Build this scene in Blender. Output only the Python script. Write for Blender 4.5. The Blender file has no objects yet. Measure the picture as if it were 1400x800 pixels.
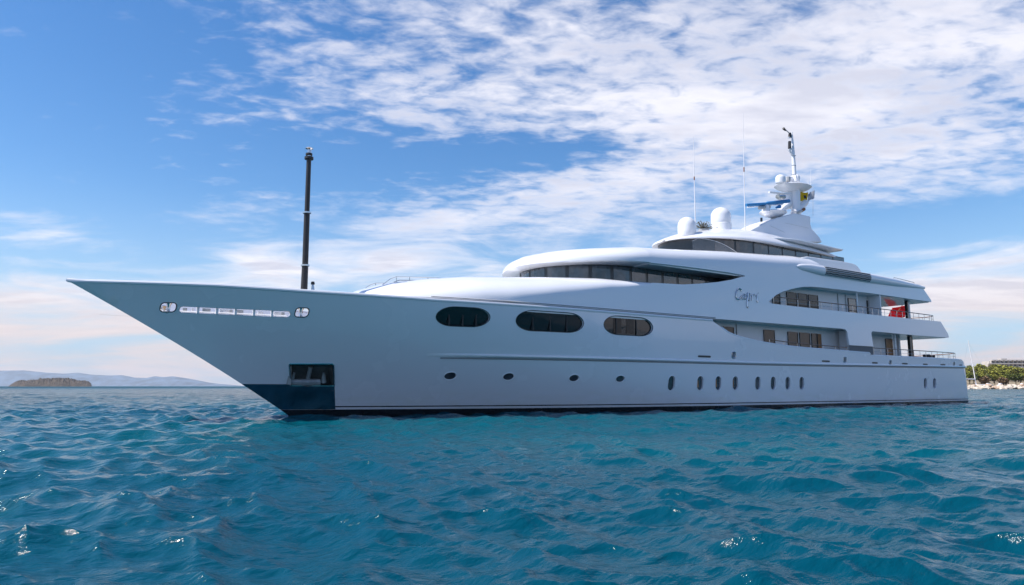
import bpy, math, random
import numpy as np
from mathutils import Vector
from mathutils.geometry import delaunay_2d_cdt
SC = bpy.context.scene
COL = SC.collection
rad = math.radians
random.seed(7)

# ---------------------------------------------------------------- camera
# world axes: +x = aft along the yacht, +y = starboard, z up, origin = stem at the waterline
F = 950.0; PITCH = math.atan(128 / F); ALPHA = rad(34.1); H = 1.3
RT = np.array([math.cos(ALPHA), -math.sin(ALPHA), 0.0])
DP = np.array([math.sin(ALPHA), math.cos(ALPHA), 0.0])
FW = DP * math.cos(PITCH) + np.array([0, 0, math.sin(PITCH)])
UP = -DP * math.sin(PITCH) + np.array([0, 0, math.cos(PITCH)])
D1 = F * H / 41
CAM = -((397 - 700) / F * D1 * RT + D1 * DP); CAM[2] = H
cd = bpy.data.cameras.new('camera'); cam = bpy.data.objects.new('camera', cd); COL.objects.link(cam)
cam.location = CAM; cam.rotation_euler = (math.pi / 2 + PITCH, 0, -ALPHA)
cd.sensor_width = 36; cd.lens = F / 1400 * 36; cd.clip_start = 0.1; cd.clip_end = 60000
SC.camera = cam

# ---------------------------------------------------------------- sun, sky, exposure
SUN = Vector((-0.54, 0.22, 0.80)).normalized()
SUN_EL = math.asin(SUN.z); SUN_AZ = math.atan2(SUN.x, SUN.y)
ld = bpy.data.lights.new('sun', 'SUN'); ld.energy = 4.6; ld.angle = rad(0.53); ld.color = (1.0, 0.94, 0.86)
lo = bpy.data.objects.new('sun', ld); COL.objects.link(lo)
lo.rotation_euler = SUN.to_track_quat('Z', 'Y').to_euler()
SC.view_settings.view_transform = 'Standard'; SC.view_settings.look = 'None'
SC.view_settings.exposure = 0.45; SC.view_settings.gamma = 1.0; SC.view_settings.use_curve_mapping = False


class NT:
    """small helper for building node trees"""
    def __init__(s, tree): s.t = tree; s.n = tree.nodes; s.l = tree.links
    def new(s, typ, **kw):
        n = s.n.new(typ)
        for k, v in kw.items(): setattr(n, k, v)
        return n
    def put(s, sock, v):
        if v is None: return
        if isinstance(v, (int, float)): sock.default_value = v
        elif isinstance(v, (tuple, list)): sock.default_value = v
        else: s.l.new(v, sock)
    def m(s, op, a, b=None, c=None, clamp=False):
        n = s.new('ShaderNodeMath', operation=op, use_clamp=clamp)
        s.put(n.inputs[0], a); s.put(n.inputs[1], b); s.put(n.inputs[2], c)
        return n.outputs[0]
    def noise(s, vec, scale, detail=4, rough=.5, lac=2.0, dist=0.0, out=0):
        n = s.new('ShaderNodeTexNoise'); s.put(n.inputs['Vector'], vec)
        n.inputs['Scale'].default_value = scale; n.inputs['Detail'].default_value = detail
        n.inputs['Roughness'].default_value = rough; n.inputs['Lacunarity'].default_value = lac
        n.inputs['Distortion'].default_value = dist
        return n.outputs[out]
    def mix(s, f, a, b):
        n = s.new('ShaderNodeMix', data_type='RGBA'); s.put(n.inputs[0], f)
        s.put(n.inputs[6], a); s.put(n.inputs[7], b)
        return n.outputs[2]
    def ramp(s, x, lo_, hi_, smooth=True):
        n = s.new('ShaderNodeMapRange', interpolation_type='SMOOTHSTEP' if smooth else 'LINEAR')
        s.put(n.inputs[0], x); n.inputs[1].default_value = lo_; n.inputs[2].default_value = hi_
        n.inputs[3].default_value = 0; n.inputs[4].default_value = 1
        return n.outputs[0]
    def xyz(s, x, y, z):
        n = s.new('ShaderNodeCombineXYZ'); s.put(n.inputs[0], x); s.put(n.inputs[1], y); s.put(n.inputs[2], z)
        return n.outputs[0]
    def dot(s, v, w):
        n = s.new('ShaderNodeVectorMath', operation='DOT_PRODUCT'); s.put(n.inputs[0], v); s.put(n.inputs[1], tuple(w))
        return n.outputs['Value']


def azel(px, py):
    """azimuth / elevation in degrees of a direction of the sky, measured from the main viewing azimuth"""
    r = FW + RT * (px - 700) / F - UP * (py - 400) / F
    return math.degrees(math.atan2(r @ RT, r @ DP)), math.degrees(math.asin(r[2] / np.linalg.norm(r)))


SKY_STRENGTH = 0.12
world = bpy.data.worlds.new('World'); SC.world = world; world.use_nodes = True
W = NT(world.node_tree); W.n.clear()
wo = W.new('ShaderNodeOutputWorld'); bg = W.new('ShaderNodeBackground'); bg.inputs[1].default_value = SKY_STRENGTH
sky = W.new('ShaderNodeTexSky', sky_type='NISHITA'); sky.sun_disc = False
sky.sun_elevation = SUN_EL; sky.sun_rotation = SUN_AZ; sky.altitude = 0; sky.air_density = 1.0; sky.dust_density = 0.3; sky.ozone_density = 1.6
tc = W.new('ShaderNodeTexCoord'); vec = tc.outputs['Generated']
u_ = W.dot(vec, RT); w_ = W.dot(vec, DP)
sp = W.new('ShaderNodeSeparateXYZ'); W.put(sp.inputs[0], vec); z_ = sp.outputs[2]
az = W.m('MULTIPLY', W.m('ARCTAN2', u_, w_), 57.2958)
el = W.m('MULTIPLY', W.m('ARCSINE', z_), 57.2958)
zz = W.m('ADD', W.m('MAXIMUM', z_, 0.0), 0.10)
pu = W.m('DIVIDE', u_, zz); pw = W.m('DIVIDE', w_, zz)
plane = W.xyz(pu, pw, 0.0)


def blob(px, py, rx, ry, amp, ang=0.0):
    """soft elliptical weight in sky azimuth / elevation"""
    a0, e0 = azel(px, py); rx = rx * 0.0525; ry = ry * 0.0525; c, s_ = math.cos(rad(ang)), math.sin(rad(ang))
    da = W.m('SUBTRACT', az, a0); de = W.m('SUBTRACT', el, e0)
    p = W.m('DIVIDE', W.m('ADD', W.m('MULTIPLY', da, c), W.m('MULTIPLY', de, s_)), rx)
    q = W.m('DIVIDE', W.m('SUBTRACT', W.m('MULTIPLY', de, c), W.m('MULTIPLY', da, s_)), ry)
    d2 = W.m('ADD', W.m('MULTIPLY', p, p), W.m('MULTIPLY', q, q))
    return W.m('MULTIPLY', W.m('EXPONENT', W.m('MULTIPLY', d2, -1.0)), amp)


cov = None
for b in [(1020, 140, 380, 110, .95, 12), (780, 60, 330, 90, .62, 0), (1250, 110, 300, 130, .8, 10), (640, 300, 300, 36, .75, 14),
          (850, 245, 200, 50, .35, 10), (560, 150, 130, 50, .3, -8), (350, 30, 170, 45, .45, -5), (1180, 215, 300, 60, .55, 6),
          (430, 358, 170, 26, .62, 4), (50, 322, 120, 24, .95, -6), (210, 345, 90, 26, -.35, 0), (330, 285, 110, 26, .42, 12), (30, 356, 110, 12, .6, 0),
          (1280, 350, 170, 22, .8, 0), (1390, 245, 140, 18, .7, 0), (1340, 395, 200, 30, .7, 0), (1300, 8, 140, 40, .1, 0),
          (1400, 360, 90, 30, .5, 0), (150, 420, 400, 30, .45, 0), (650, 370, 300, 30, .5, 0),
          # clear gaps
          (740, 205, 130, 22, -.75, 4), (1090, 95, 70, 26, -.5, 10), (130, 160, 260, 130, -.7, 0), (1330, 300, 180, 34, -.75, 4),
          (1180, 322, 60, 20, -.3, 0), (430, 220, 130, 60, -.35, 0), (1040, 30, 60, 24, -.25, 20), (870, 8, 80, 20, -.2, 0)]:
    t_ = blob(*b)
    cov = t_ if cov is None else W.m('ADD', cov, t_)
low = W.m('MULTIPLY', W.ramp(el, 7.5, 1.5), 0.0)
low = W.new('ShaderNodeMapRange', interpolation_type='SMOOTHSTEP')
W.put(low.inputs[0], el); low.inputs[1].default_value = 9.5; low.inputs[2].default_value = 5.5; low.inputs[3].default_value = 0; low.inputs[4].default_value = 0.95
# behind the viewer: low cloud and thin sheet added as fill light, clear overhead
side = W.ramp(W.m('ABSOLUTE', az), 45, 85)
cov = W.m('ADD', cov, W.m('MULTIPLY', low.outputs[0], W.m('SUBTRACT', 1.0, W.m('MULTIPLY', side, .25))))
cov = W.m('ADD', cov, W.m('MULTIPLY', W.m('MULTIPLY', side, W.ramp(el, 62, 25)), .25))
# cells of altocumulus: cloud plane coordinates, turned to the wind
mp = W.new('ShaderNodeMapping'); W.put(mp.inputs[0], plane); mp.inputs['Rotation'].default_value = (0, 0, rad(-38)); mp.inputs['Scale'].default_value = (1.0, 1.5, 1)
cells = W.noise(mp.outputs[0], 9.0, 4, .55, 2.0, .4)
mp2 = W.new('ShaderNodeMapping'); W.put(mp2.inputs[0], plane); mp2.inputs['Rotation'].default_value = (0, 0, rad(-30)); mp2.inputs['Scale'].default_value = (.55, 1.6, 1)
wisps = W.noise(mp2.outputs[0], 1.15, 7, .60, 2.0, .6)
fine = W.noise(mp.outputs[0], 22.0, 4, .6)
# long streaks low on the horizon, in angular coordinates
strk = W.noise(W.xyz(W.m('MULTIPLY', az, .06), W.m('MULTIPLY', el, .26), 0.0), 1.5, 6, .56, 2.0, .9)
hi = W.ramp(el, 9, 18)
tex_hi = W.m('ADD', W.m('MULTIPLY', cells, .62), W.m('ADD', W.m('MULTIPLY', wisps, .68), W.m('MULTIPLY', fine, .16)))
tex_lo = W.m('ADD', W.m('MULTIPLY', strk, 1.0), W.m('MULTIPLY', wisps, .46))
tex = W.m('ADD', W.m('MULTIPLY', tex_hi, hi), W.m('MULTIPLY', tex_lo, W.m('SUBTRACT', 1.0, hi)))
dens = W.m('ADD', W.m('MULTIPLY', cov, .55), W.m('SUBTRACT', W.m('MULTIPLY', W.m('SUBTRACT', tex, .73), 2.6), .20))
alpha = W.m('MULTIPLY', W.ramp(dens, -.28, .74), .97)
thick = W.ramp(dens, .12, .75)
# cloud light: white where thin, a little lavender grey where deep; warmer towards the horizon
big = W.noise(mp2.outputs[0], 2.6, 4, .55)
shade = W.m('ADD', W.m('MULTIPLY', thick, W.ramp(big, .36, .62)), W.m('MULTIPLY', W.m('SUBTRACT', cells, .5), 1.2), clamp=True)
c1 = W.mix(shade, (6.3, 6.25, 6.75, 1), (4.5, 4.6, 5.4, 1))
hz = W.new('ShaderNodeMapRange', interpolation_type='SMOOTHSTEP')
W.put(hz.inputs[0], el); hz.inputs[1].default_value = 10; hz.inputs[2].default_value = 2; hz.inputs[3].default_value = 0; hz.inputs[4].default_value = 1
c2 = W.mix(W.m('MULTIPLY', strk, 1.0), (4.2, 4.0, 4.2, 1), (6.3, 5.3, 5.1, 1))
ccol = W.mix(hz.outputs[0], c1, c2)
hs = W.new('ShaderNodeHueSaturation'); hs.inputs['Hue'].default_value = .504; hs.inputs['Saturation'].default_value = 1.34; hs.inputs['Value'].default_value = .98
W.l.new(sky.outputs[0], hs.inputs['Color'])
lowsky = W.new('ShaderNodeMapRange', interpolation_type='SMOOTHSTEP'); W.put(lowsky.inputs[0], el)
lowsky.inputs[1].default_value = 16; lowsky.inputs[2].default_value = 0; lowsky.inputs[3].default_value = 0; lowsky.inputs[4].default_value = .8
clear = W.mix(W.m('MULTIPLY', lowsky.outputs[0], W.m('SUBTRACT', 1.0, W.m('MULTIPLY', side, .1))), hs.outputs[0], (2.6, 3.75, 5.4, 1))
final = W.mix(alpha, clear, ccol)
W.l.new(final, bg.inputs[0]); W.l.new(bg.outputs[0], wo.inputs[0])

# ---------------------------------------------------------------- materials
def mat(name, base, rough=.5, metal=0.0, coat=0.0, var=0.0, vscale=3.0, bump=0.0, bscale=20.0, rvar=0.0, ior=1.45):
    m = bpy.data.materials.new(name); m.use_nodes = True; N = NT(m.node_tree)
    p = N.n['Principled BSDF']; p.inputs['Metallic'].default_value = metal; p.inputs['IOR'].default_value = ior
    p.inputs['Coat Weight'].default_value = coat; p.inputs['Coat Roughness'].default_value = .03
    t = N.new('ShaderNodeTexCoord').outputs['Object']
    b = tuple(base) + (1,)
    if var:
        n = N.noise(t, vscale, 5, .6)
        lo_ = tuple(max(0, c * (1 - var)) for c in base) + (1,); hi_ = tuple(min(1, c * (1 + var)) for c in base) + (1,)
        N.put(p.inputs['Base Color'], N.mix(N.ramp(n, .3, .7), lo_, hi_))
    else: p.inputs['Base Color'].default_value = b
    if rvar: N.put(p.inputs['Roughness'], N.m('ADD', N.m('MULTIPLY', N.noise(t, vscale * 2.3, 4), rvar), rough - rvar * .5))
    else: p.inputs['Roughness'].default_value = rough
    if bump:
        bn = N.new('ShaderNodeBump'); bn.inputs['Strength'].default_value = bump; bn.inputs['Distance'].default_value = .05
        N.put(bn.inputs['Height'], N.noise(t, bscale, 5, .6)); N.l.new(bn.outputs[0], p.inputs['Normal'])
    return m


M = dict(
    paint=mat('white_gloss_paint', (.775, .785, .83), .28, coat=.6),
    paint2=mat('white_satin_paint', (.79, .78, .81), .4),
    deck=mat('teak_deck', (.32, .22, .13), .6, var=.2, vscale=6),
    teak=mat('varnished_teak', (.22, .09, .035), .25, coat=.6, var=.2, vscale=5),
    steel=mat('polished_steel', (.62, .63, .64), .18, metal=1, rvar=.1),
    plate=mat('bare_anchor_plate', (.36, .56, .58), .16, metal=1, var=.12, vscale=.8, rvar=.1),
    dark=mat('dark_frame', (.018, .022, .028), .3, coat=.3),
    black=mat('black_rubber', (.015, .015, .017), .5),
    glass=mat('tinted_glass', (.045, .055, .070), .05, coat=1, var=.5, vscale=1.2),
    glassb=mat('bronze_tinted_glass', (.075, .056, .046), .06, coat=1, var=.35, vscale=1.6),
    glassg=mat('grey_blind_glass', (.034, .029, .028), .12, var=.2, vscale=1.0),
    wood=mat('cabin_wood', (.30, .13, .05), .35, var=.3, vscale=4),
    curtain=mat('pleated_curtain', (.045, .038, .034), .5, var=.3, vscale=4),
    mast=mat('dark_grey_mast', (.028, .027, .029), .45, var=.15, vscale=3),
    blue=mat('blue_canvas_cover', (.03, .20, .46), .7, var=.15, vscale=8, bump=.3, bscale=10),
    grey=mat('grey_grp', (.42, .43, .44), .45, var=.05),
    red=mat('red_cloth', (.88, .03, .03), .75, var=.08, vscale=5),
    yellow=mat('yellow_cloth', (.80, .60, .02), .75, var=.08),
    navy=mat('navy_cloth', (.03, .05, .20), .75),
    whitecloth=mat('white_cloth', (.62, .63, .68), .8, var=.05),
    orange=mat('exhaust_bronze', (.30, .12, .05), .5, metal=.4),
    gutter=mat('gutter_grey', (.16, .17, .19), .35),
    ovalglass=mat('black_tinted_glass', (.010, .011, .014), .05, coat=.4),
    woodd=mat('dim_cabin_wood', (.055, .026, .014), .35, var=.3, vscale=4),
    smoke=mat('smoked_panel', (.09, .10, .12), .5),
    skyglass=mat('sky_painted_glass', (.14, .24, .36), .08, coat=.6),  # clear panes; the sky seen through them is painted in as pale blue
    pocket=mat('pocket_steel', (.07, .08, .085), .5, var=.3, vscale=2),
    anchor=mat('galvanised_anchor', (.26, .28, .29), .5, metal=.3, var=.2, vscale=3),
    slat=mat('louvre_grey', (.40, .41, .43), .4),
    leaf=mat('pot_leaf', (.10, .09, .06), .7, var=.3),
)


for k_ in ('red', 'yellow', 'whitecloth'):          # thin cloth lets light through
    N = NT(M[k_].node_tree); p_ = N.n['Principled BSDF']; tl = N.new('ShaderNodeBsdfTranslucent'); mx = N.new('ShaderNodeMixShader'); mx.inputs[0].default_value = .5
    tl.inputs[0].default_value = dict(red=(.9, .05, .04, 1), yellow=(.85, .62, .03, 1), whitecloth=(.7, .7, .75, 1))[k_]
    out_ = N.n['Material Output']; N.l.new(p_.outputs[0], mx.inputs[1]); N.l.new(tl.outputs[0], mx.inputs[2]); N.l.new(mx.outputs[0], out_.inputs['Surface'])


def mat_hull():
    m = bpy.data.materials.new('hull_paint'); m.use_nodes = True; N = NT(m.node_tree); p = N.n['Principled BSDF']
    t = N.new('ShaderNodeTexCoord').outputs['Object']; s = N.new('ShaderNodeSeparateXYZ'); N.put(s.inputs[0], t); z = s.outputs[2]; x = s.outputs[0]
    n = N.noise(t, .5, 4)
    white = N.mix(N.ramp(n, .3, .7), (.75, .765, .825, 1), (.76, .775, .835, 1))
    # faint tide stain along the boot top
    st = N.noise(N.xyz(N.m('MULTIPLY', x, .25), 0.0, z), 3.5, 5, .6)
    stain = N.m('MULTIPLY', N.m('MULTIPLY', N.ramp(z, 1.5, .5), 0.0), 1.0)
    sm = N.new('ShaderNodeMapRange', interpolation_type='SMOOTHSTEP'); N.put(sm.inputs[0], z)
    sm.inputs[1].default_value = 1.5; sm.inputs[2].default_value = .4; sm.inputs[3].default_value = 0; sm.inputs[4].default_value = .28
    white = N.mix(N.m('MULTIPLY', sm.outputs[0], N.ramp(st, .35, .7)), white, (.60, .62, .52, 1))
    top = N.m('SUBTRACT', .30, N.m('MULTIPLY', N.ramp(x, 0, 55, False), .14))
    a = N.m('LESS_THAN', z, top)
    l1 = N.m('GREATER_THAN', z, N.m('ADD', top, .10)); l2 = N.m('LESS_THAN', z, N.m('ADD', top, .15))
    f = N.m('MAXIMUM', a, N.m('MULTIPLY', l1, l2))
    N.put(p.inputs['Base Color'], N.mix(f, white, (.012, .014, .018, 1)))
    N.put(p.inputs['Roughness'], N.m('ADD', .2, N.m('MULTIPLY', n, .12))); p.inputs['Coat Weight'].default_value = .9; p.inputs['Coat Roughness'].default_value = .04
    bn = N.new('ShaderNodeBump'); bn.inputs['Strength'].default_value = .10; bn.inputs['Distance'].default_value = .05
    N.put(bn.inputs['Height'], N.noise(t, .55, 3)); N.l.new(bn.outputs[0], p.inputs['Normal']); N.l.new(bn.outputs[0], p.inputs['Coat Normal'])
    return m


M['hull'] = mat_hull()

# ---------------------------------------------------------------- mesh helpers
def tag(o, label=None, cat=None, group=None, kind=None):
    if label: o['label'] = label
    if cat: o['category'] = cat
    if group: o['group'] = group
    if kind: o['kind'] = kind
    return o


def empty(name, loc=(0, 0, 0), rz=0.0):
    o = bpy.data.objects.new(name, None); COL.objects.link(o); o.location = loc; o.rotation_euler = (0, 0, rz); o.empty_display_size = .3
    return o


class MB:
    def __init__(s): s.v = []; s.f = []
    def add(s, V, Fc):
        o = len(s.v); s.v += [tuple(float(c) for c in p) for p in V]; s.f += [tuple(i + o for i in f) for f in Fc]; return s
    def box(s, c, size, rz=0.0, ry=0.0):
        cx, cy, cz = c; a, b, h = size[0] / 2, size[1] / 2, size[2] / 2; V = []
        for x, y, z in [(-a, -b, -h), (a, -b, -h), (a, b, -h), (-a, b, -h), (-a, -b, h), (a, -b, h), (a, b, h), (-a, b, h)]:
            x, z = x * math.cos(ry) + z * math.sin(ry), -x * math.sin(ry) + z * math.cos(ry)
            V.append((cx + x * math.cos(rz) - y * math.sin(rz), cy + x * math.sin(rz) + y * math.cos(rz), cz + z))
        return s.add(V, [(3, 2, 1, 0), (4, 5, 6, 7), (0, 1, 5, 4), (1, 2, 6, 5), (2, 3, 7, 6), (3, 0, 4, 7)])
    def tube(s, pts, r, n=8, closed=False):
        pts = [Vector(p) for p in pts]; rs = r if isinstance(r, (list, tuple)) else [r] * len(pts); V = []; Fc = []; m = len(pts)
        up = None
        for i, p in enumerate(pts):
            if closed: t = pts[(i + 1) % m] - pts[i - 1]
            else: t = pts[min(i + 1, m - 1)] - pts[max(i - 1, 0)]
            t.normalize()
            if up is None: up = Vector((0, 0, 1)) if abs(t.z) < .9 else Vector((1, 0, 0))
            a = t.cross(up); a.normalize(); b = a.cross(t); up = b
            for k in range(n):
                q = 2 * math.pi * k / n; V.append(p + (a * math.cos(q) + b * math.sin(q)) * rs[i])
        for i in range(m if closed else m - 1):
            j = (i + 1) % m
            for k in range(n): Fc.append((i * n + k, i * n + (k + 1) % n, j * n + (k + 1) % n, j * n + k))
        if not closed: Fc.append(tuple(range(n))[::-1]); Fc.append(tuple((m - 1) * n + k for k in range(n)))
        return s.add(V, Fc)
    def lathe(s, prof, c=(0, 0, 0), n=24, sx=1.0, sy=1.0, tilt=0.0):
        """prof: list of (r, z) from bottom to top; r may be 0 at the ends"""
        V = []; Fc = []
        for r, z in prof:
            for k in range(n):
                q = 2 * math.pi * k / n; x, y = r * math.cos(q) * sx, r * math.sin(q) * sy
                x, zz_ = x * math.cos(tilt) + z * math.sin(tilt), -x * math.sin(tilt) + z * math.cos(tilt)
                V.append((c[0] + x, c[1] + y, c[2] + zz_))
        for i in range(len(prof) - 1):
            for k in range(n): Fc.append((i * n + k, i * n + (k + 1) % n, (i + 1) * n + (k + 1) % n, (i + 1) * n + k))
        Fc.append(tuple(range(n))[::-1]); Fc.append(tuple((len(prof) - 1) * n + k for k in range(n)))
        return s.add(V, Fc)
    def prism(s, poly, y0, y1):
        """poly: (x, z) points, extruded from y0 to y1"""
        n = len(poly); V = [(x, y0, z) for x, z in poly] + [(x, y1, z) for x, z in poly]
        return s.add(V, [tuple(range(n)), tuple(range(2 * n - 1, n - 1, -1))] + [(i, i + n, (i + 1) % n + n, (i + 1) % n) for i in range(n)])
    def slab(s, poly, z0, z1):
        """poly: (x, y) points, extruded from z0 to z1"""
        n = len(poly); V = [(x, y, z0) for x, y in poly] + [(x, y, z1) for x, y in poly]
        return s.add(V, [tuple(range(n))[::-1], tuple(range(n, 2 * n))] + [(i, (i + 1) % n, (i + 1) % n + n, i + n) for i in range(n)])
    def build(s, name, m, parent=None, smooth=35, bevel=0.0):
        me = bpy.data.meshes.new(name); me.from_pydata(s.v, [], s.f); me.validate(); me.update()
        import bmesh
        b = bmesh.new(); b.from_mesh(me); bmesh.ops.recalc_face_normals(b, faces=b.faces); b.to_mesh(me); b.free()
        if smooth:
            me.polygons.foreach_set('use_smooth', [True] * len(me.polygons)); me.set_sharp_from_angle(angle=rad(smooth))
        me.materials.append(m)
        o = bpy.data.objects.new(name, me); COL.objects.link(o)
        if parent: o.parent = parent
        if bevel:
            md = o.modifiers.new('bevel', 'BEVEL'); md.width = bevel; md.segments = 2; md.limit_method = 'ANGLE'; md.angle_limit = rad(40)
        return o


def loft(rings, closed_ring=True, caps=True):
    mb = MB(); n = len(rings[0]); V = [p for r in rings for p in r]; Fc = []
    for i in range(len(rings) - 1):
        for k in range(n if closed_ring else n - 1):
            Fc.append((i * n + k, i * n + (k + 1) % n, (i + 1) * n + (k + 1) % n, (i + 1) * n + k))
    if caps: Fc.append(tuple(range(n))[::-1]); Fc.append(tuple((len(rings) - 1) * n + k for k in range(n)))
    return mb.add(V, Fc)


def inside(P, poly):
    x, y = P[:, 0], P[:, 1]; c = np.zeros(len(P), bool); n = len(poly)
    for i in range(n):
        x1, y1 = poly[i]; x2, y2 = poly[(i + 1) % n]
        if y1 == y2: continue
        k = ((y1 > y) != (y2 > y)) & (x < (x2 - x1) * (y - y1) / (y2 - y1) + x1); c ^= k
    return c


def dense(poly, step):
    out = []; n = len(poly)
    for i in range(n):
        a = np.array(poly[i]); b = np.array(poly[(i + 1) % n]); k = max(1, int(math.ceil(np.linalg.norm(b - a) / step)))
        for j in range(k): out.append(tuple(a + (b - a) * j / k))
    return out


def skin(outer, holes, front, back, dx, dz, step=.3, both=True, extra_x=()):
    """a shell: the polygon outer minus holes in the (x, s) domain, mapped by front() and back(), with a rim; mirrored to starboard"""
    outer = dense(outer, step); holes = [dense(h, .15) for h in holes]
    O = np.array(outer); x0, z0 = O.min(0); x1, z1 = O.max(0)
    xs = list(np.arange(x0 + dx / 2, x1, dx)) + list(extra_x); zs = np.arange(z0 + dz / 2, z1, dz)
    G = np.array([(x, z) for x in xs for z in zs]); k = inside(G, outer)
    for h in holes: k &= ~inside(G, h)
    G = G[k]
    Bd = np.array(outer + [p for h in holes for p in h]); keep = np.ones(len(G), bool)
    for i in range(0, len(G), 2000):
        g = G[i:i + 2000]; d = (((g[:, None, :] - Bd[None]) / np.array([dx, dz])) ** 2).sum(2).min(1); keep[i:i + 2000] = d > .16
    G = G[keep]
    pts = [Vector(p) for p in outer]; ed = [(i, (i + 1) % len(outer)) for i in range(len(outer))]
    for h in holes:
        o = len(pts); pts += [Vector(p) for p in h]; ed += [(o + i, o + (i + 1) % len(h)) for i in range(len(h))]
    pts += [Vector(p) for p in G]
    V, E_, T, *_ = delaunay_2d_cdt(pts, ed, [], 0, 1e-6)
    P = np.array([tuple(v) for v in V]); T = [tuple(t) for t in T]
    cen = np.array([P[list(t)].mean(0) for t in T]); k = inside(cen, outer)
    for h in holes: k &= ~inside(cen, h)
    T = [t for t, q in zip(T, k) if q]
    cnt = {}
    for t in T:
        for a, b in zip(t, t[1:] + t[:1]):
            e = (min(a, b), max(a, b)); cnt[e] = cnt.get(e, 0) + 1
    rim = [e for e, c in cnt.items() if c == 1]
    A = [front(x, z) for x, z in P]; B = [back(x, z) for x, z in P]; n = len(P)
    Fc = T + [tuple(i + n for i in t[::-1]) for t in T] + [(a, b, b + n, a + n) for a, b in rim]
    mb = MB().add(A + B, Fc)
    if both: mb.add([(p[0], -p[1], p[2]) for p in A + B], [f[::-1] for f in Fc])
    return mb


def smooth_line(pts, n=8):
    """Catmull-Rom through the points"""
    P = [Vector(p) for p in pts]; P = [P[0] * 2 - P[1]] + P + [P[-1] * 2 - P[-2]]; out = []
    for i in range(1, len(P) - 2):
        a, b, c, d = P[i - 1:i + 3]
        for k in range(n):
            t = k / n; out.append(.5 * ((2 * b) + (c - a) * t + (2 * a - 5 * b + 4 * c - d) * t * t + (3 * b - a - 3 * c + d) * t ** 3))
    out.append(P[-2]); return [tuple(p) for p in out]


def itp(x, pts):
    return float(np.interp(x, [p[0] for p in pts], [p[1] for p in pts]))


# ---------------------------------------------------------------- hull form
def xstem(z): return .15 - 1.45 * z - .035 * z * z if z > 0 else .15 - 1.0 * z
def xstern(z): return 53.1 - .10 * z - .035 * z * z
def taper(x): return 1 - .085 * max(0, (x - 34) / 18) ** 2
def hb(x, z):
    """half breadth of the hull"""
    L = 24.5 - .5 * z; t = min(1, max(0, (x - xstem(z)) / L)); p = 1.9 + .16 * z
    B = (4.86 + .06 * min(z, 4)) * (1 - (1 - t) ** p) * taper(x)
    if z < 0: B *= 1 + .12 * z
    r = .9; q = (x - (xstern(z) - r)) / r
    if q > 0: B -= r * (1 - math.sqrt(max(0, 1 - min(q, 1) ** 2)))
    return max(B, .004)
SHEER = [(-8.3, 5.15), (-3.5, 5.07), (0, 4.95), (4.6, 4.86), (21.4, 4.84), (21.9, 4.62), (22.8, 4.22), (23.7, 4.03), (25.6, 3.82), (27.7, 3.68), (30.2, 3.60), (37.3, 3.50), (37.31, 3.36), (48.6, 3.34)]
def HP(x, z): return (x, -hb(x, z), z)
def HI(x, z): return (x, -max(hb(x, z) - .12, .002), z)


def at_hull(px, py, off=0.0, f=None):
    """point of the port side surface seen at a place in the photograph, in yacht coordinates"""
    f = f or hb; r = FW + RT * (px - 700) / F - UP * (py - 400) / F; y = -4.5
    for _ in range(25):
        k = (y - CAM[1]) / r[1]; p = CAM + k * r; y = .5 * y - .5 * (f(p[0], p[2]) + off)
    return p[0], p[2]


def on_plane(px, py, y):
    r = FW + RT * (px - 700) / F - UP * (py - 400) / F; k = (y - CAM[1]) / r[1]; p = CAM + k * r
    return p[0], p[2]


yacht = tag(empty('motor_yacht'), 'long white motor yacht with a raked bow and three decks lying at anchor', 'yacht')

# outline of the port side in (x, z)
out = [(xstem(z), z) for z in np.linspace(-1.4, 5.15, 26)]
out += smooth_line([(x, z, 0) for x, z in SHEER[:4]], 6)[1:] and [(p[0], p[1]) for p in smooth_line([(x, z, 0) for x, z in SHEER[:5]], 6)[1:]]
out += [(p[0], p[1]) for p in smooth_line([(x, z, 0) for x, z in SHEER[4:12]], 4)[1:]] + SHEER[12:]
out += [(50.2, 3.34), (51.0, 3.28), (51.7, 3.12)]
out += [(xstern(z) - .002, z) for z in (3.05, 2.6, 2, 1.3, .6, 0, -.7, -1.4)]
out = [o for i, o in enumerate(out) if i == 0 or abs(o[0] - out[i - 1][0]) + abs(o[1] - out[i - 1][1]) > 1e-4]


def stadium(c, a, b, n=8, power=None):
    if a > b * 1.3:      # long window with drawn-out elliptical ends
        P = []; rx = min(a, b * 2.0)
        for q in range(4):
            cx = (a - rx) * (1 if q in (0, 3) else -1)
            for k in range(n + (q in (0, 2)) ):
                t = math.pi / 2 * (q + k / n)
                P.append((c[0] + cx + rx * math.cos(t), c[1] + b * math.sin(t)))
        o = []
        for p in P:
            if not o or math.dist(p, o[-1]) > 1e-4: o.append(p)
        if math.dist(o[0], o[-1]) < 1e-4: o.pop()
        return o
    """rounded slot with centre c, half sizes a, b"""
    r = min(a, b); P = []
    for q in range(4):
        cx = (a - r) * (1 if q in (0, 3) else -1); cz = (b - r) * (1 if q in (0, 1) else -1)
        for k in range(n + 1):
            t = math.pi / 2 * (q + k / n); P.append((c[0] + cx + r * math.cos(t), c[1] + cz + r * math.sin(t)))
    o = []
    for p in P:
        if not o or abs(p[0] - o[-1][0]) + abs(p[1] - o[-1][1]) > 1e-4: o.append(p)
    if abs(o[0][0] - o[-1][0]) + abs(o[0][1] - o[-1][1]) < 1e-4: o.pop()
    return o


def rrect(x0, x1, z0, z1, r, n=4):
    P = []
    for cx, cz, q in ((x1 - r, z1 - r, 0), (x0 + r, z1 - r, 1), (x0 + r, z0 + r, 2), (x1 - r, z0 + r, 3)):
        for k in range(n + 1):
            t = math.pi / 2 * (q + k / n); P.append((cx + r * math.cos(t), cz + r * math.sin(t)))
    return P


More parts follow.
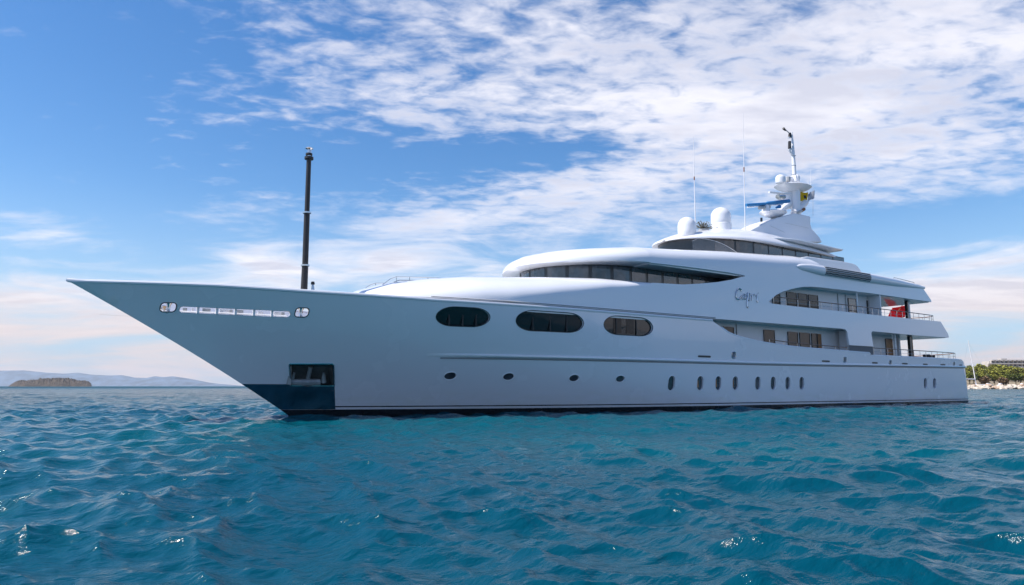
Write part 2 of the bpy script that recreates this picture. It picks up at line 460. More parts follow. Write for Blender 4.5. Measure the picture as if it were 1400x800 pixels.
holes = []; ovals = []; ports = []; slots = []; bowholes = []
for (xa, xb, yt, yb, ym) in [(596, 670, 420, 446.5, 433), (705, 798, 426, 453.5, 440), (825.5, 892.5, 433, 458.5, 446)]:
    x0, _ = at_hull(xa, ym); x1, _ = at_hull(xb, ym + 1); c = (x0 + x1) / 2
    _, z1 = at_hull((xa + xb) / 2, yt); _, z0 = at_hull((xa + xb) / 2, yb)
    ovals.append(((c, (z0 + z1) / 2), (x1 - x0) / 2, (z1 - z0) / 2))
for px, py in [(615.8, 514), (695.5, 515), (785, 517), (848, 518)]:
    x, z = at_hull(px, py); ports.append(((x, z), .27, .16))
for px in (918, 957.3, 982, 1005.3, 1036, 1057, 1077, 1096):
    x, z = at_hull(px, 524); slots.append(((x, z), .24, .38))
for px in (1265, 1277.5):
    x, z = at_hull(px, 524); slots.append(((x, z), .24, .38))
fair = []
for px, py, w in [(1003, 485.5, 6), (1155, 492, 5), (1217, 496, 5), (1304, 497.5, 4.5)]:      # fairleads
    x, z = at_hull(px, py); fair.append((x, z))
for (x0, y0, x1, y1) in [(219, 414, 241, 426.5), (403.5, 421, 422, 433.5)]:
    a, zb = at_hull((x0), (y0 + y1) / 2); b, _ = at_hull(x1, (y0 + y1) / 2); _, z1 = at_hull((x0 + x1) / 2, y0); _, z0 = at_hull((x0 + x1) / 2, y1)
    bowholes.append(rrect(a, b, z0, z1, .12))
sa = at_hull(245, 423.3); sb = at_hull(397, 430); hw = .115
# long slot in the bow bulwark
slot = []
for k in range(9):
    t = math.pi / 2 + math.pi * k / 8; slot.append((sa[0] + hw + hw * math.cos(t), sa[1] + hw * math.sin(t)))
for k in range(9):
    t = -math.pi / 2 + math.pi * k / 8; slot.append((sb[0] - hw + hw * math.cos(t), sb[1] + hw * math.sin(t)))
bowholes.append(slot)
# anchor pocket
pk = [at_hull(*p) for p in [(395.5, 499), (396, 497.5), (454, 497.5), (456, 499.5), (457, 527.5), (397.5, 527.5)]]
for (c, a, b) in ovals + ports + slots: holes.append(stadium(c, a, b))
for x, z in fair: holes.append(rrect(x - .15, x + .15, z - .16, z + .16, .05))
holes += bowholes + [pk]
hull = skin(out, holes, HP, HI, .5, .42, .3, extra_x=list(np.arange(51.9, 52.8, .09))).build('hull', M['hull'], yacht, 40)
# transom
tr = []
for z in np.linspace(-1.4, 3.05, 10):
    xe = xstern(z) - .002; w = hb(xe, z); tr.append([(xe, y, z) for y in np.linspace(-w, w, 9)])
mb = loft(tr, False, False); n0 = len(mb.v); mb.v += [(v[0] - .12, v[1], v[2]) for v in mb.v]; mb.f += [tuple(i + n0 for i in f[::-1]) for f in mb.f]
mb.build('transom', M['hull'], yacht)
# bow cap rail, following the sheer to the break of the deck
rail = []
for x in list(np.linspace(21.4, -8.0, 90)):
    z = itp(x, SHEER); rail.append((x, -hb(x, z) + .03, z + .03))
rail.append((-8.28, 0, 5.20))
rail += [(x, -y, z) for x, y, z in rail[-2::-1]]
MB().tube(rail, .075, 8).build('cap_rail', M['paint'], yacht)
# cap rail on the main deck bulwark, round the stern
def bulw(path, r, name, m): return MB().tube(path, r, 8).build(name, m, yacht)
mr = []
for x in list(np.linspace(22.2, 37.2, 30)): z = itp(x, SHEER); mr.append((x, -hb(x, z) + .05, z + .015))
for s in (1, -1): bulw([(p[0], p[1] * s, p[2]) for p in mr], .06, 'cap_rail', M['paint'])
mr = [(x, -hb(x, 3.2) + .05, 3.36) for x in np.linspace(37.4, 51.2, 30)]
mr += [(51.9, -hb(51.9, 3.0) + .1, 3.2), (52.2, -3.7, 3.08)]
mr = mr + [(x, -y, z) for x, y, z in mr[::-1]]
bulw(mr, .06, 'cap_rail', M['paint'])
# rubbing strakes: a full-length one and its shadow line, painted as a thin dark strip
for s in (1, -1):
    g = []
    for x in np.linspace(4.9, 52.0, 160):
        e = min(1, (x - 4.9) / 3); z = 2.62 + .20 * max(0, (x - 25) / 27) ** 1.3; g.append([(x, s * -(hb(x, z + a) + b * e + .004), z + a) for a, b in ((.085, 0), (.06, .06), (.0, .085), (-.05, .05), (-.07, 0), (-.07, -.03), (.085, -.03))])
    loft(g).build('rubbing_strake', M['paint'], yacht, 30)
    g = [[(x, s * -(hb(x, z - .1) + b), z + a) for a, b in ((-.075, .012), (-.135, .012), (-.135, -.02), (-.075, -.02))] for x, z in [(x, 2.62 + .20 * max(0, (x - 25) / 27) ** 1.3) for x in np.linspace(5.5, 51.8, 150)]]
    loft(g).build('strake_shadow_line', M['gutter'], yacht, 30)

# windows and portholes
def pane(c, a, b, name, m, par, depth=.075, s=1, f=hb):
    P = stadium(c, a, b); n = len(P)
    V = [(c[0], s * -(f(*c) - depth), c[1])] + [(x, s * -(f(x, z) - depth), z) for x, z in P]
    return MB().add(V, [(0, i + 1, (i + 1) % n + 1) for i in range(n)]).build(name, m, par, 0)


def ring(c, a, b, name, m, par, r=.022, s=1, f=hb, off=.0):
    P = stadium(c, a, b); return MB().tube([(x, s * -(f(x, z) + off), z) for x, z in P], r, 6, True).build(name, m, par)


def strip(pts, m, par, name='curtain'):
    mb = MB()
    for a, b, c, d in pts: mb.add([a, b, c, d], [(0, 1, 2, 3)])
    return mb.build(name, m, par, 0)


for s in (1, -1):
    for i, (c, a, b) in enumerate(ovals):
        g = pane(c, a + .02, b + .02, 'window', M['ovalglass'], yacht, .10, s)
        ring(c, a, b, 'window_frame', M['dark'], g, .018, s)
        for k in (1, 2, 3)[:3 if i < 2 else 2]:
            x = c[0] - a + 2 * a * (k / (4 if i < 2 else 3) if i < 2 else (.26, .67)[k - 1]); h_ = b * .985
            rx = min(a, 2 * b)
            if abs(x - c[0]) > a - rx: h_ = b * math.sqrt(max(.01, 1 - ((abs(x - c[0]) - (a - rx)) / rx) ** 2)) * .97
            y = -(hb(x, c[1]) - .085)
            MB().box((x, s * y, c[1]), (.06, .035, 2 * h_)).build('mullion', M['black'], g)
        x0 = c[0] - a * .45; hh = b * .8
        for k, xx in enumerate((c[0] - a * .42, c[0] + a * .1) if i == 2 else ()):
            wdt = .16 * a
            strip([[(xx - wdt, s * -(hb(xx - wdt, c[1]) - .092), c[1] - hh), (xx + wdt, s * -(hb(xx + wdt, c[1]) - .092), c[1] - hh), (xx + wdt, s * -(hb(xx + wdt, c[1]) - .092), c[1] + hh), (xx - wdt, s * -(hb(xx - wdt, c[1]) - .092), c[1] + hh)]], M['curtain'] if i != 2 else M['woodd'], g)
    for i, (c, a, b) in enumerate(ports):
        g = pane(c, a + .01, b + .01, 'porthole', M['glass'], yacht, .08, s); ring(c, a + .01, b + .01, 'porthole_frame', M['paint'], g, .022, s)
    for i, (c, a, b) in enumerate(slots):
        g = pane(c, a + .01, b + .01, 'porthole', M['glass'], yacht, .10, s); ring(c, a + .012, b + .012, 'porthole_frame', M['paint'], g, .022, s)
        if i in (1, 2, 3):
            x, z = c; yy = -(hb(x, z) - .088)
            strip([[(x - a * .75, s * yy, z - b * .55), (x - a * .1, s * yy, z - b * .55), (x - a * .1, s * yy, z + b * .7), (x - a * .75, s * yy, z + b * .7)]], M['wood'], g, 'lamp_shade')
    for x, z in fair:
        P = rrect(x - .16, x + .16, z - .17, z + .17, .06)
        g = MB().tube([(a, s * -(hb(a, b) + .005), b) for a, b in P], .028, 6, True).build('fairlead', M['steel'], yacht)
        MB().box((x, s * -(hb(x, z) - .3), z), (.5, .02, .5)).build('fairlead_backing', M['dark'], g)
    # freeing ports (dark slots with a lip)
    for px, py, w in [(963, 487.5, 1.05), (1129, 494, .9), (1196, 496.2, .75), (1237, 497.3, .85), (1265, 498.2, .75), (1289, 498.7, .85), (1313.5, 499.3, .6)]:
        x, z = at_hull(px, py); x = min(x, 51.3)
        P = stadium((x, z), w / 2, .055); MB().add([(a, s * -(hb(a, b) + .004), b) for a, b in P] , [tuple(range(len(P)))]).build('freeing_port', M['dark'], yacht, 0)
    # bow openings: frames, and the slot's inner bars
    for P in bowholes:
        MB().tube([(a, s * -(hb(a, b) + .002), b) for a, b in P], .022 if P is not bowholes[2] else .012, 6, True).build('hawse_frame', M['dark' if P is not bowholes[2] else 'steel'], yacht)
    for k in range(1, 6):
        t = k / 6; x = sa[0] + (sb[0] - sa[0]) * t; z = sa[1] + (sb[1] - sa[1]) * t
        MB().box((x, s * -(hb(x, z) - .07), z), (.09, .10, 2 * hw + .02)).build('slot_divider', M['paint2'], yacht, bevel=.01)
    g = [(sa[0] + (sb[0] - sa[0]) * t, sa[1] + (sb[1] - sa[1]) * t) for t in np.linspace(.02, .98, 20)]
    MB().tube([(x, s * -(hb(x, z) - .22), z - hw * .45) for x, z in g], .04, 6).build('slot_rail', M['paint2'], yacht)
    for t, w_p, hp in ((.06, .16, .2), (.13, .10, .12), (.25, .30, .16), (.41, .34, .14), (.47, .12, .22), (.55, .26, .22), (.74, .20, .10), (.90, .30, .14), (.95, .12, .2)):
        x = sa[0] + (sb[0] - sa[0]) * t; z = sa[1] + (sb[1] - sa[1]) * t
        MB().box((x, s * -(hb(x, z) - .30), z + hw * (.3 if hp < .2 else 0)), (w_p, .05, hp)).build('bulwark_fitting', M['grey' if hp > .15 else 'paint2'], yacht, 0)
# sunlit roller fairleads seen inside the two bow hawse holes
for s in (1, -1):
    for P in bowholes[:2]:
        cx = sum(p[0] for p in P) / len(P); cz = sum(p[1] for p in P) / len(P); y = s * -(hb(cx, cz) - .30)
        MB().lathe([(.10, -.22), (.13, -.2), (.07, -.1), (.07, .1), (.13, .2), (.10, .22)], (cx + .05, y, cz), 14).build('fairlead_roller', M['steel'], yacht)
# inner bulwark stiffeners behind the slot
dk = []
g = []
for x in np.linspace(-7.2, 21.8, 60):
    z = itp(x, SHEER) - 1.15; w = max(.02, hb(x, z) - .1); g.append([(x, y, z) for y in np.linspace(-w, w, 5)])
loft(g, False, False).build('fore_deck', M['deck'], yacht, 0)

# anchor plate, pocket and anchor
def plate_pt(x, z, o=.012): return (x, -(hb(x, z) + o), z)
pl = [at_hull(*p) for p in [(330, 525), (395.5, 525.5), (397.5, 527.8), (457.2, 527.8), (459.5, 556)]]
ztop_boot = .305
pl_out = [(xstem(pl[0][1]), pl[0][1]), pl[1], pl[2], pl[3], (pl[4][0], ztop_boot)] + [(xstem(z) + .0, z) for z in np.linspace(ztop_boot, pl[0][1], 8)[:-1]]
skin(pl_out, [], lambda x, z: plate_pt(x, z, .010), lambda x, z: plate_pt(x, z, -.02), .3, .25, .15).build('anchor_plate', M['plate'], yacht)
for s in (1, -1):
    cx = sum(p[0] for p in pk) / 6; x0 = pk[0][0]; x1 = pk[2][0]; z1 = pk[1][1]; z0 = pk[5][1]; yo = -(hb(cx, (z0 + z1) / 2)); d = .55
    def q(p, dd): return (p[0], s * -max(hb(*p) - dd, .05), p[1])
    P4 = [pk[1], pk[2], pk[4], pk[5]]
    fr = MB().tube([q(p, -.01) for p in pk], .035, 8, True).build('pocket_frame', M['plate'], yacht)
    V = [q(p, .02) for p in P4] + [q(p, d) for p in P4]
    MB().add(V, [(4, 5, 6, 7), (0, 1, 5, 4), (1, 2, 6, 5), (2, 3, 7, 6), (3, 0, 4, 7)]).build('anchor_pocket', M['pocket'], yacht, 0)
    a = MB()
    c0 = q((cx, z0 + .28), .25); c1 = q((cx, z1 - .10), .32)
    a.tube([q((x0 + .25, z0 + .16), .16), q((cx, z0 + .13), .1), q((x1 - .2, z0 + .16), .16)], [.13, .17, .13], 10)
    a.tube([c0, c1], .09, 8)
    for dx in (-.62, .62): a.tube([q((cx + dx, z0 + .15), .2), q((cx + dx * .9, z1 - .35), .3)], [.12, .05], 8)
    a.build('anchor', M['anchor'], yacht)
    MB().box(q((x0 + .13, (z0 + z1) / 2), .2), (.12, .3, z1 - z0 - .1)).build('pocket_cheek', M['anchor'], yacht)

# ---------------------------------------------------------------- superstructure sides
ZT = [(11.9, 7.95), (12.3, 8.18), (12.8, 8.34), (13.4, 8.42), (15, 8.50), (18.5, 8.74), (24, 9.2), (28.3, 9.45), (30.5, 9.62), (60, 9.62)]
RV, RH = .85, 1.15
def ws(x, z):
    return hb(min(x, 50.0), 4.8) - .05 - .055 * (z - 4.9)
def side(x, s, inset=0.0):
    zt = itp(x, ZT); s0 = zt - RV
    if s <= s0: return (x, -(ws(x, s) - inset), s)
    t = min(s - s0, math.pi / 2)
    return (x, -(ws(x, s0) - RH * (1 - math.cos(t)) - inset * math.cos(t)), s0 + RV * math.sin(t) - inset * math.sin(t))
def wsf(x, z): return ws(x, z)
def SP(px, py): return at_hull(px, py, 0, wsf)
XS = 17.0
SILL = [(17, 6.60), (19.3, 6.70), (20.6, 6.85), (22.2, 7.08), (23.5, 7.34), (24.3, 7.56)]
LIPT = [(24.45, 7.68), (23.2, 7.72), (21, 7.72), (19, 7.70), (17, 7.66)]
o1 = [(XS, 4.93), (21.6, 4.96)]
# lower edge of the upper deck side, down the big pillar, to the stern
o1 += [SP(980, 436), SP(1150, 449.3), SP(1156, 450.5), SP(1158.5, 454), SP(1161.5, 478)]
PIL0 = at_hull(1161.3, 474)
o1[-1] = (PIL0[0], 3.95); PX1 = at_hull(1194, 474)[0]
o1 += [(PX1, 3.95), (PX1 - .05, 4.8), (PX1 + .0, 4.93), (PX1 + .15, 5.0), (44, 4.97), (49.35, 5.03)]
o1 += [(49.25, 5.3), (48.25, 6.22)]                                        # slanted after end
o1 += [(44, 6.17), (38, 6.15), (31.9, 6.15), (29.1, 6.15), (27.0, 6.17), (26.75, 6.2), (26.68, 6.26)]
o1 += [(26.75, 6.34), (27.4, 6.72), (28.15, 7.0), (29.0, 7.21), (29.7, 7.36), (30.4, 7.47), (31.2, 7.54), (32.2, 7.58), (36.2, 7.63), (38.2, 7.65), (44, 7.65), (47.15, 7.68)]
o1 += [(47.05, 7.85), (45.75, 8.84), (45.55, 8.88), (38.2, 9.10), (32.9, 9.12), (32.5, 9.2), (32.2, 9.45), (31.7, 9.9), (31.0, 10.2), (30.2, 9.6 - .85 + 1.57 - .0)]
top = [(x, itp(x, ZT) - RV + 1.57) for x in (29, 27, 25, 23, 21, 19, 17)]
o1 += top + [(17, 8.2)] + LIPT[::-1] + [(24.62, 7.66), (24.62, 7.61)] + SILL[::-1]
shell = skin(o1, [], lambda x, s: side(x, s), lambda x, s: side(x, s, .14), .5, .3, .25)
shell.build('superstructure_side', M['paint'], yacht, 38)
# small drain marks on the upper bulwark
# ---- coachroof (forward trunk cabin), sections from x=1.7 to 17
def trunk(x):
    u = min(1, max(0, (x - 1.6) / 8.5)); w = (ws(x, 4.9) if x > 0 else 3) ; w = min(w, w * (1 - (1 - u) ** 3.0) + .02)
    zt = itp(x, [(1.6, 4.9), (2.2, 5.25), (2.9, 5.61), (4.1, 6.03), (5.5, 6.25), (7.2, 6.42), (9, 6.50), (11, 6.62), (12, 6.65), (14, 6.70), (15.3, 6.66), (17, 6.62)])
    h = zt - 4.9; rv = min(h * .92, itp(x, [(1.6, .6), (4, 1.15), (8, 1.45), (12, 1.0), (15, .55), (17, .14)])); rh = min(w * .8, itp(x, [(1.6, 2.8), (6, 3.0), (10, 2.6), (14, 1.2), (17, .2)]))
    return w, zt, rv, rh
g = []
for x in list(np.linspace(1.62, 3, 10)) + list(np.linspace(3.2, 17, 50)):
    w, zt, rv, rh = trunk(x); r = [(w, 4.62), (w, 4.9)]; s0 = zt - rv
    ss = np.linspace(4.93, max(s0, 4.94), 5); r += [(w - .055 * (z - 4.9), z) for z in ss]; w1 = w - .055 * (max(s0, 4.94) - 4.9)
    for k in range(1, 13):
        t = math.pi / 2 * k / 12; r.append((w1 - rh * (1 - math.cos(t)), max(s0, 4.94) + (zt - max(s0, 4.94)) * math.sin(t)))
    r.append(((w1 - rh) * .5, zt + .03)); r.append((0, zt + .04))
    g.append([(x, -y, z) for y, z in r] + [(x, y, z) for y, z in r[-2::-1]])
loft(g, False, False).build('coachroof', M['paint'], yacht, 50)
# walkway gutter between bulwark and coachroof
for s in (1, -1):
    g = [[(x, s * -(ws(x, 4.9) - .02 + dy), z) for dy, z in ((.03, 5.06), (.06, 5.04), (.03, 5.02), (.0, 5.02), (0, 5.06))] for x in np.linspace(4.5, 21.7, 60)]
    loft(g).build('gutter_moulding', M['grey'], yacht)
    g = [[(x, s * -(ws(x, 4.9) - .03 + dy), z) for dy, z in ((.0, 5.0), (.045, 4.985), (.045, 4.90), (0, 4.89))] for x in np.linspace(3.5, 21.7, 60)]
    loft(g).build('gutter', M['gutter'], yacht)

# ---- brow: the great visor over the bridge-front windows
XB0, XB1 = 11.9, 17.0
def browsec(x, i=0):
    u = min(1, max(0, (x - XB0) / (XB1 - XB0))); e = (1 - (1 - u) ** 2.0) ** (.5)
    zl = itp(x, [(11.9, 7.66), (12.5, 7.60), (13.5, 7.58), (15, 7.62), (17, 7.66)]); zt = itp(x, ZT)
    w = max(.05, ws(x, zl) * e); return w, zl, zt
g = []
for u in [0.0005, .004, .012, .025, .045, .07, .1, .14, .19, .25, .32, .4, .5, .6, .7, .8, .9, 1]:
    x = XB0 + (XB1 - XB0) * u; w, zl, zt = browsec(x); e = min(1, w / 4.8); s0 = zt - RV; rv = RV; rh = min(RH + 1.2 * (1 - u), w * .9)
    k0 = max(s0, zl + .04); r = [(0, zl - .0), (w * .6, zl - .0), (max(w - .35, w * .8), zl - .0), (w - .05 * e, zl - .0)]
    r += [(w, zl + .03)] + [(w - .055 * (z - zl), z) for z in np.linspace(zl + .05, k0 + .02, 3)]
    wt = w - .055 * (k0 - zl)
    for k in range(1, 13):
        t = math.pi / 2 * k / 12; r.append((wt - rh * (1 - math.cos(t)), k0 + .02 + (zt - k0 - .02) * math.sin(t)))
    r.append(((wt - rh) * .5, zt + .03)); r.append((0, zt + .04))
    g.append([(x, -y, z) for y, z in r] + [(x, y, z) for y, z in r[-2:0:-1]])
loft(g, True, True).build('visor', M['paint'], yacht, 50)
# decks, ceilings and the roofs between the two sides
def plank(name, x0, x1, z0, z1, inset, m, n=40, wf=None):
    xs_ = np.linspace(x0, x1, n); wf = wf or ws; z = (z0 + z1) / 2
    P = [(x, -(wf(x, z) - inset)) for x in xs_] + [(x, (wf(x, z) - inset)) for x in xs_[::-1]]
    return MB().slab(P, z0, z1).build(name, m, yacht, 0)
plank('ceiling', 17.02, 47.0, 7.615, 7.78, .16, M['paint'])
g = []
for x in np.linspace(17.0, 31.5, 30):
    zt = itp(x, ZT); w = ws(x, zt - RV) - RH + .03; g.append([(x, y, zt - .02) for y in np.linspace(-w, w, 5)])
loft(g, False, False).build('bridge_deck', M['paint2'], yacht, 0)
plank('sun_deck', 31.6, 46.2, 8.0, 8.05, .16, M['deck'])
plank('upper_deck', 21.6, 48.6, 5.04, 5.20, .16, M['deck'])
plank('upper_deck_underside', 17.1, 49.0, 4.985, 5.035, .145, M['paint'])
plank('main_deck', 21.8, 52.0, 2.60, 2.66, .18, M['deck'], wf=lambda x, z: hb(x, 2.6))
# after ends of the two upper bulwarks
for name, a, b in (('upper_bulwark_end', (49.35, 5.03), (48.25, 6.22)), ('sun_deck_end', (47.15, 7.68), (45.72, 8.84))):
    g = []
    for t in np.linspace(0, 1, 9):
        x = a[0] + (b[0] - a[0]) * t; z = a[1] + (b[1] - a[1]) * t; w = ws(x, z) - .03
        g.append([(x + .35 * (1 - abs(y / w) ** 4), y, z) for y in np.linspace(-w, w, 25)])
    mb = loft(g, False, False); n0 = len(mb.v); mb.v += [(v[0] - .14, v[1], v[2]) for v in mb.v]; mb.f += [tuple(i + n0 for i in f[::-1]) for f in mb.f]
    mb.f += [(k, k + 1, k + 1 + n0, k + n0) for k in range(24)] + [(8 * 25 + k, 8 * 25 + k + 1, 8 * 25 + k + 1 + n0, 8 * 25 + k + n0) for k in range(24)]
    mb.build(name, M['paint'], yacht)
for a, x0, w in ((5.0, 48.9, .0), (7.7, 46.8, 0)):
    P = [(x0, -(ws(x0, a) - .16))] + [(x0 + .33 * (1 - abs(t) ** 4) + .1, t * (ws(x0, a) - .16)) for t in np.linspace(-1, 1, 15)] + [(x0, ws(x0, a) - .16)]
    MB().slab(P, a + .02, a + .07).build('deck_edge', M['paint'], yacht, 0)

# ---- fairing with the air intake louvres on the sun deck side
for s in (1, -1):
    g = []
    for x in list(np.linspace(29.75, 32, 14)) + list(np.linspace(32.4, 46.3, 30)):
        zc = itp(x, [(29.75, 8.72), (31, 8.74), (32.4, 8.69), (38, 8.70), (46.3, 8.70)]); hh = itp(x, [(29.75, .012), (30.0, .14), (30.5, .22), (31.2, .28), (32.2, .32), (38, .34), (42, .27), (46.3, .10)])
        dd = itp(x, [(29.75, .01), (30.3, .13), (31.5, .24), (32.4, .27), (38, .27), (42, .2), (46.3, .04)])
        g.append([(x, s * -(ws(x, zc) - .05 + (dd + .05) * math.sin(math.pi * k / 12) ** .7), zc + hh * math.cos(math.pi * k / 12)) for k in range(13)])
    f = loft(g, True, True).build('intake_fairing', M['paint'], yacht, 50)
    def bulge(x, z, o):
        zc = itp(x, [(32.4, 8.69), (38, 8.70)]); hh = itp(x, [(32.2, .32), (38, .34)]); c_ = max(-.99, min(.99, (z - zc) / hh))
        return (x, s * -(ws(x, zc) - .05 + .32 * math.sin(math.acos(c_)) ** .7 + o), z)
    zs_ = np.linspace(8.41, 8.98, 9)
    lv = loft([[bulge(x, z, .012) for z in zs_] for x in np.linspace(32.55, 37.95, 12)], False, False).build('intake_backing', M['dark'], yacht, 0)
    sl = MB()
    for k in range(5):
        za = 8.465 + .465 * k / 4
        sl.tube([bulge(x, za + .012 * math.sin(x * 9), .03) for x in np.linspace(32.55, 37.95, 46)], .028, 6)
    sl.build('louvre_slats', M['slat'], lv)
# coaming inside the bridge bulwark, running aft beside the wheelhouse
for s in (1, -1):
    P = [(30.7, 9.0), (31.1, 9.50), (31.9, 9.66), (36.2, 9.74), (37.3, 9.72), (37.75, 9.62), (38.1, 9.38), (38.4, 9.05), (38.4, 8.6), (30.7, 8.6)]
    MB().prism(P, s * -4.30, s * -4.05).build('coaming', M['paint'], yacht, bevel=.05)

# ---- bridge front window band (upper deck), elliptical plan
def wh_plan(t, a, b, x0, p=2.1):
    """t in [-1,1] : port to starboard round the front"""
    q = t * math.pi / 2; return x0 - a * abs(math.cos(q)) ** (2 / p), b * (1 if t > 0 else -1) * abs(math.sin(q)) ** (2 / p)
def plan_curve(a, b, x0, xa, p=2.1, n=200):
    P = [(xa, -b)] + [(x0 - (x0 - xa) * 0 + (xa - x0) * (1 - k / 60), -b) for k in range(1, 60)][0:60]
    P = [(x, -b) for x in np.linspace(xa, x0, 80)] + [wh_plan(t, a, b, x0, p) for t in np.linspace(-1, 1, n)] + [(x, b) for x in np.linspace(x0, xa, 80)]
    out_ = [P[0]]
    for q in P[1:]:
        if math.dist(q, out_[-1]) > 1e-3: out_.append(q)
    return out_
def resample(P, n):
    d = [0]
    for a, b in zip(P, P[1:]): d.append(d[-1] + math.dist(a, b))
    t = np.linspace(0, d[-1], n + 1); return list(zip(np.interp(t, d, [p[0] for p in P]), np.interp(t, d, [p[1] for p in P])))
def band(curve, z0, z1, npan, wname, gm, hollow=True, mull=.09, lean=.0, pick=None):
    R_ = resample(curve, npan * 6)
    back = MB(); V = [(x + lean * 0, y, z0) for x, y in R_] + [(x, y, z1) for x, y in R_]; n = len(R_)
    back.add(V, [(i, i + 1, i + 1 + n, i + n) for i in range(n - 1)])
    wl = back.build(wname, M['dark'], yacht, 0)
    for k in range(npan):
        pts = R_[k * 6:k * 6 + 7]; L = math.dist(pts[0], pts[-1]); q = resample(pts, 6); cut = mull / max(L, .01)
        q = [(np.interp(cut + (1 - 2 * cut) * j / 4, np.linspace(0, 1, 7), [p[0] for p in q]), np.interp(cut + (1 - 2 * cut) * j / 4, np.linspace(0, 1, 7), [p[1] for p in q])) for j in range(5)]
        tx, ty = pts[-1][0] - pts[0][0], pts[-1][1] - pts[0][1]; l = math.hypot(tx, ty); nx, ny = ty / l, -tx / l
        if nx * (pts[3][0] - 22) + ny * pts[3][1] < 0: nx, ny = -nx, -ny
        V = [(x + nx * .02, y + ny * .02, z0 + .03) for x, y in q] + [(x + nx * .02, y + ny * .02, z1 - .07) for x, y in q]
        m = gm(k, pts[3]) if callable(gm) else gm
        MB().add(V, [(j, j + 1, j + 6, j + 5) for j in range(4)]).build('window', m, wl, 0)
    return wl
band(plan_curve(4.2, 3.55, 17.0, 25.2), 6.2, 7.62, 24, 'bridge_front', lambda k, p: M['glass'] if p[1] < -1 and k < 20 and k % 3 else M['glass'])
# ---- wheelhouse: window band and layered roof
XR0, XR1 = 23.2, 37.6
def roofw(x, w=3.55, x0=XR0, L=7.0):
    u = min(1, max(0, (x - x0) / L)); a = w * (1 - (1 - u) ** 2.2) ** (1 / 2.2)
    return max(.03, a * (1 - .16 * max(0, (x - 31) / 7) ** 2))
band(plan_curve(5.6, 3.1, 29.2, 38.2), 9.0, 10.42, 22, 'wheelhouse_front', lambda k, p: (M['skyglass'] if p[0] < 25.6 else M['glassb']) if p[0] < 32 else M['glass'], mull=.07)
ZL = [(22.6, 10.38), (24, 10.36), (27, 10.38), (30, 10.36), (34, 10.32), (37.6, 10.30)]
ZR = [(23.2, 10.48), (23.6, 10.68), (24.3, 10.95), (25.5, 11.26), (27.5, 11.64), (29.5, 11.88), (31.5, 11.95), (33.5, 11.78), (37.6, 11.3)]
g = []
for u in [.0003, .003, .01, .02, .035, .055, .08, .11, .15, .2, .26, .33, .42, .52, .62, .72, .82, .91, 1]:
    x = XR0 + (XR1 - XR0) * u; w = roofw(x); zl = itp(x, ZL); zr = itp(x, ZR); e = min(.22, w * .4)
    r = [(0, zl + .08), (w * .75, zl + .06), (w - .04, zl), (w, zl + .04), (w - .01, zl + .10)]
    for k in range(1, 13):
        t = k / 12; r.append((w * (1 - t ** 1.15) if k < 12 else 0, zl + .10 + (zr - zl - .10) * math.sin(t * math.pi / 2) ** .95))
    g.append([(x, -y, z) for y, z in r] + [(x, y, z) for y, z in r[-2:0:-1]])
loft(g, True, True).build('wheelhouse_roof', M['paint'], yacht, 50)
# second, shorter eyebrow over the after part of the roof
g = []
for u in [.001, .01, .03, .06, .11, .18, .28, .4, .55, .7, .85, .95, 1]:
    x = 29.6 + 8.5 * u; w = roofw(x, 3.75, 27.8, 5) * (.9 + .1 * min(1, u * 4)); zl = itp(x, [(29.6, 10.80), (33, 10.76), (37, 10.83), (38.1, 10.9)])
    r = [(0, zl + .05), (w - .15, zl), (w, zl + .05), (w + .0, zl + .11), (w - .1, zl + .16), (w * .75, zl + .36), (w * .4, zl + .55), (0, zl + .62)]
    g.append([(x, -y, z) for y, z in r] + [(x, y, z) for y, z in r[-2:0:-1]])
loft(g, True, True).build('roof_eyebrow', M['paint'], yacht, 40)
# curved transparent wind deflector on the bridge bulwark
gm_ = bpy.data.materials.new('clear_acrylic'); gm_.use_nodes = True; pp = gm_.node_tree.nodes['Principled BSDF']
pp.inputs['Base Color'].default_value = (.8, .82, .85, 1); pp.inputs['Roughness'].default_value = .05; pp.inputs['Alpha'].default_value = .12
NT(gm_.node_tree)
M['acrylic'] = gm_
for s in (1, -1):
    xs_ = np.linspace(21.6, 25.6, 24); V = []; 
    for x in xs_:
        zt = itp(x, ZT); y = s * -(ws(x, 8) - RH - .02); h_ = .75 * (1 - max(0, (x - 22) / 3.6) ** 2.2) * min(1, .75 + (x - 21.6) / 2); V += [(x, y, zt - .02), (x, y, zt + max(.01, h_))]
    MB().add(V, [(2 * i, 2 * i + 2, 2 * i + 3, 2 * i + 1) for i in range(23)]).build('wind_deflector', M['acrylic'], yacht, 0)
    MB().tube([V[2 * i + 1] for i in range(24)], .009, 5).build('deflector_rim', M['steel'], yacht)

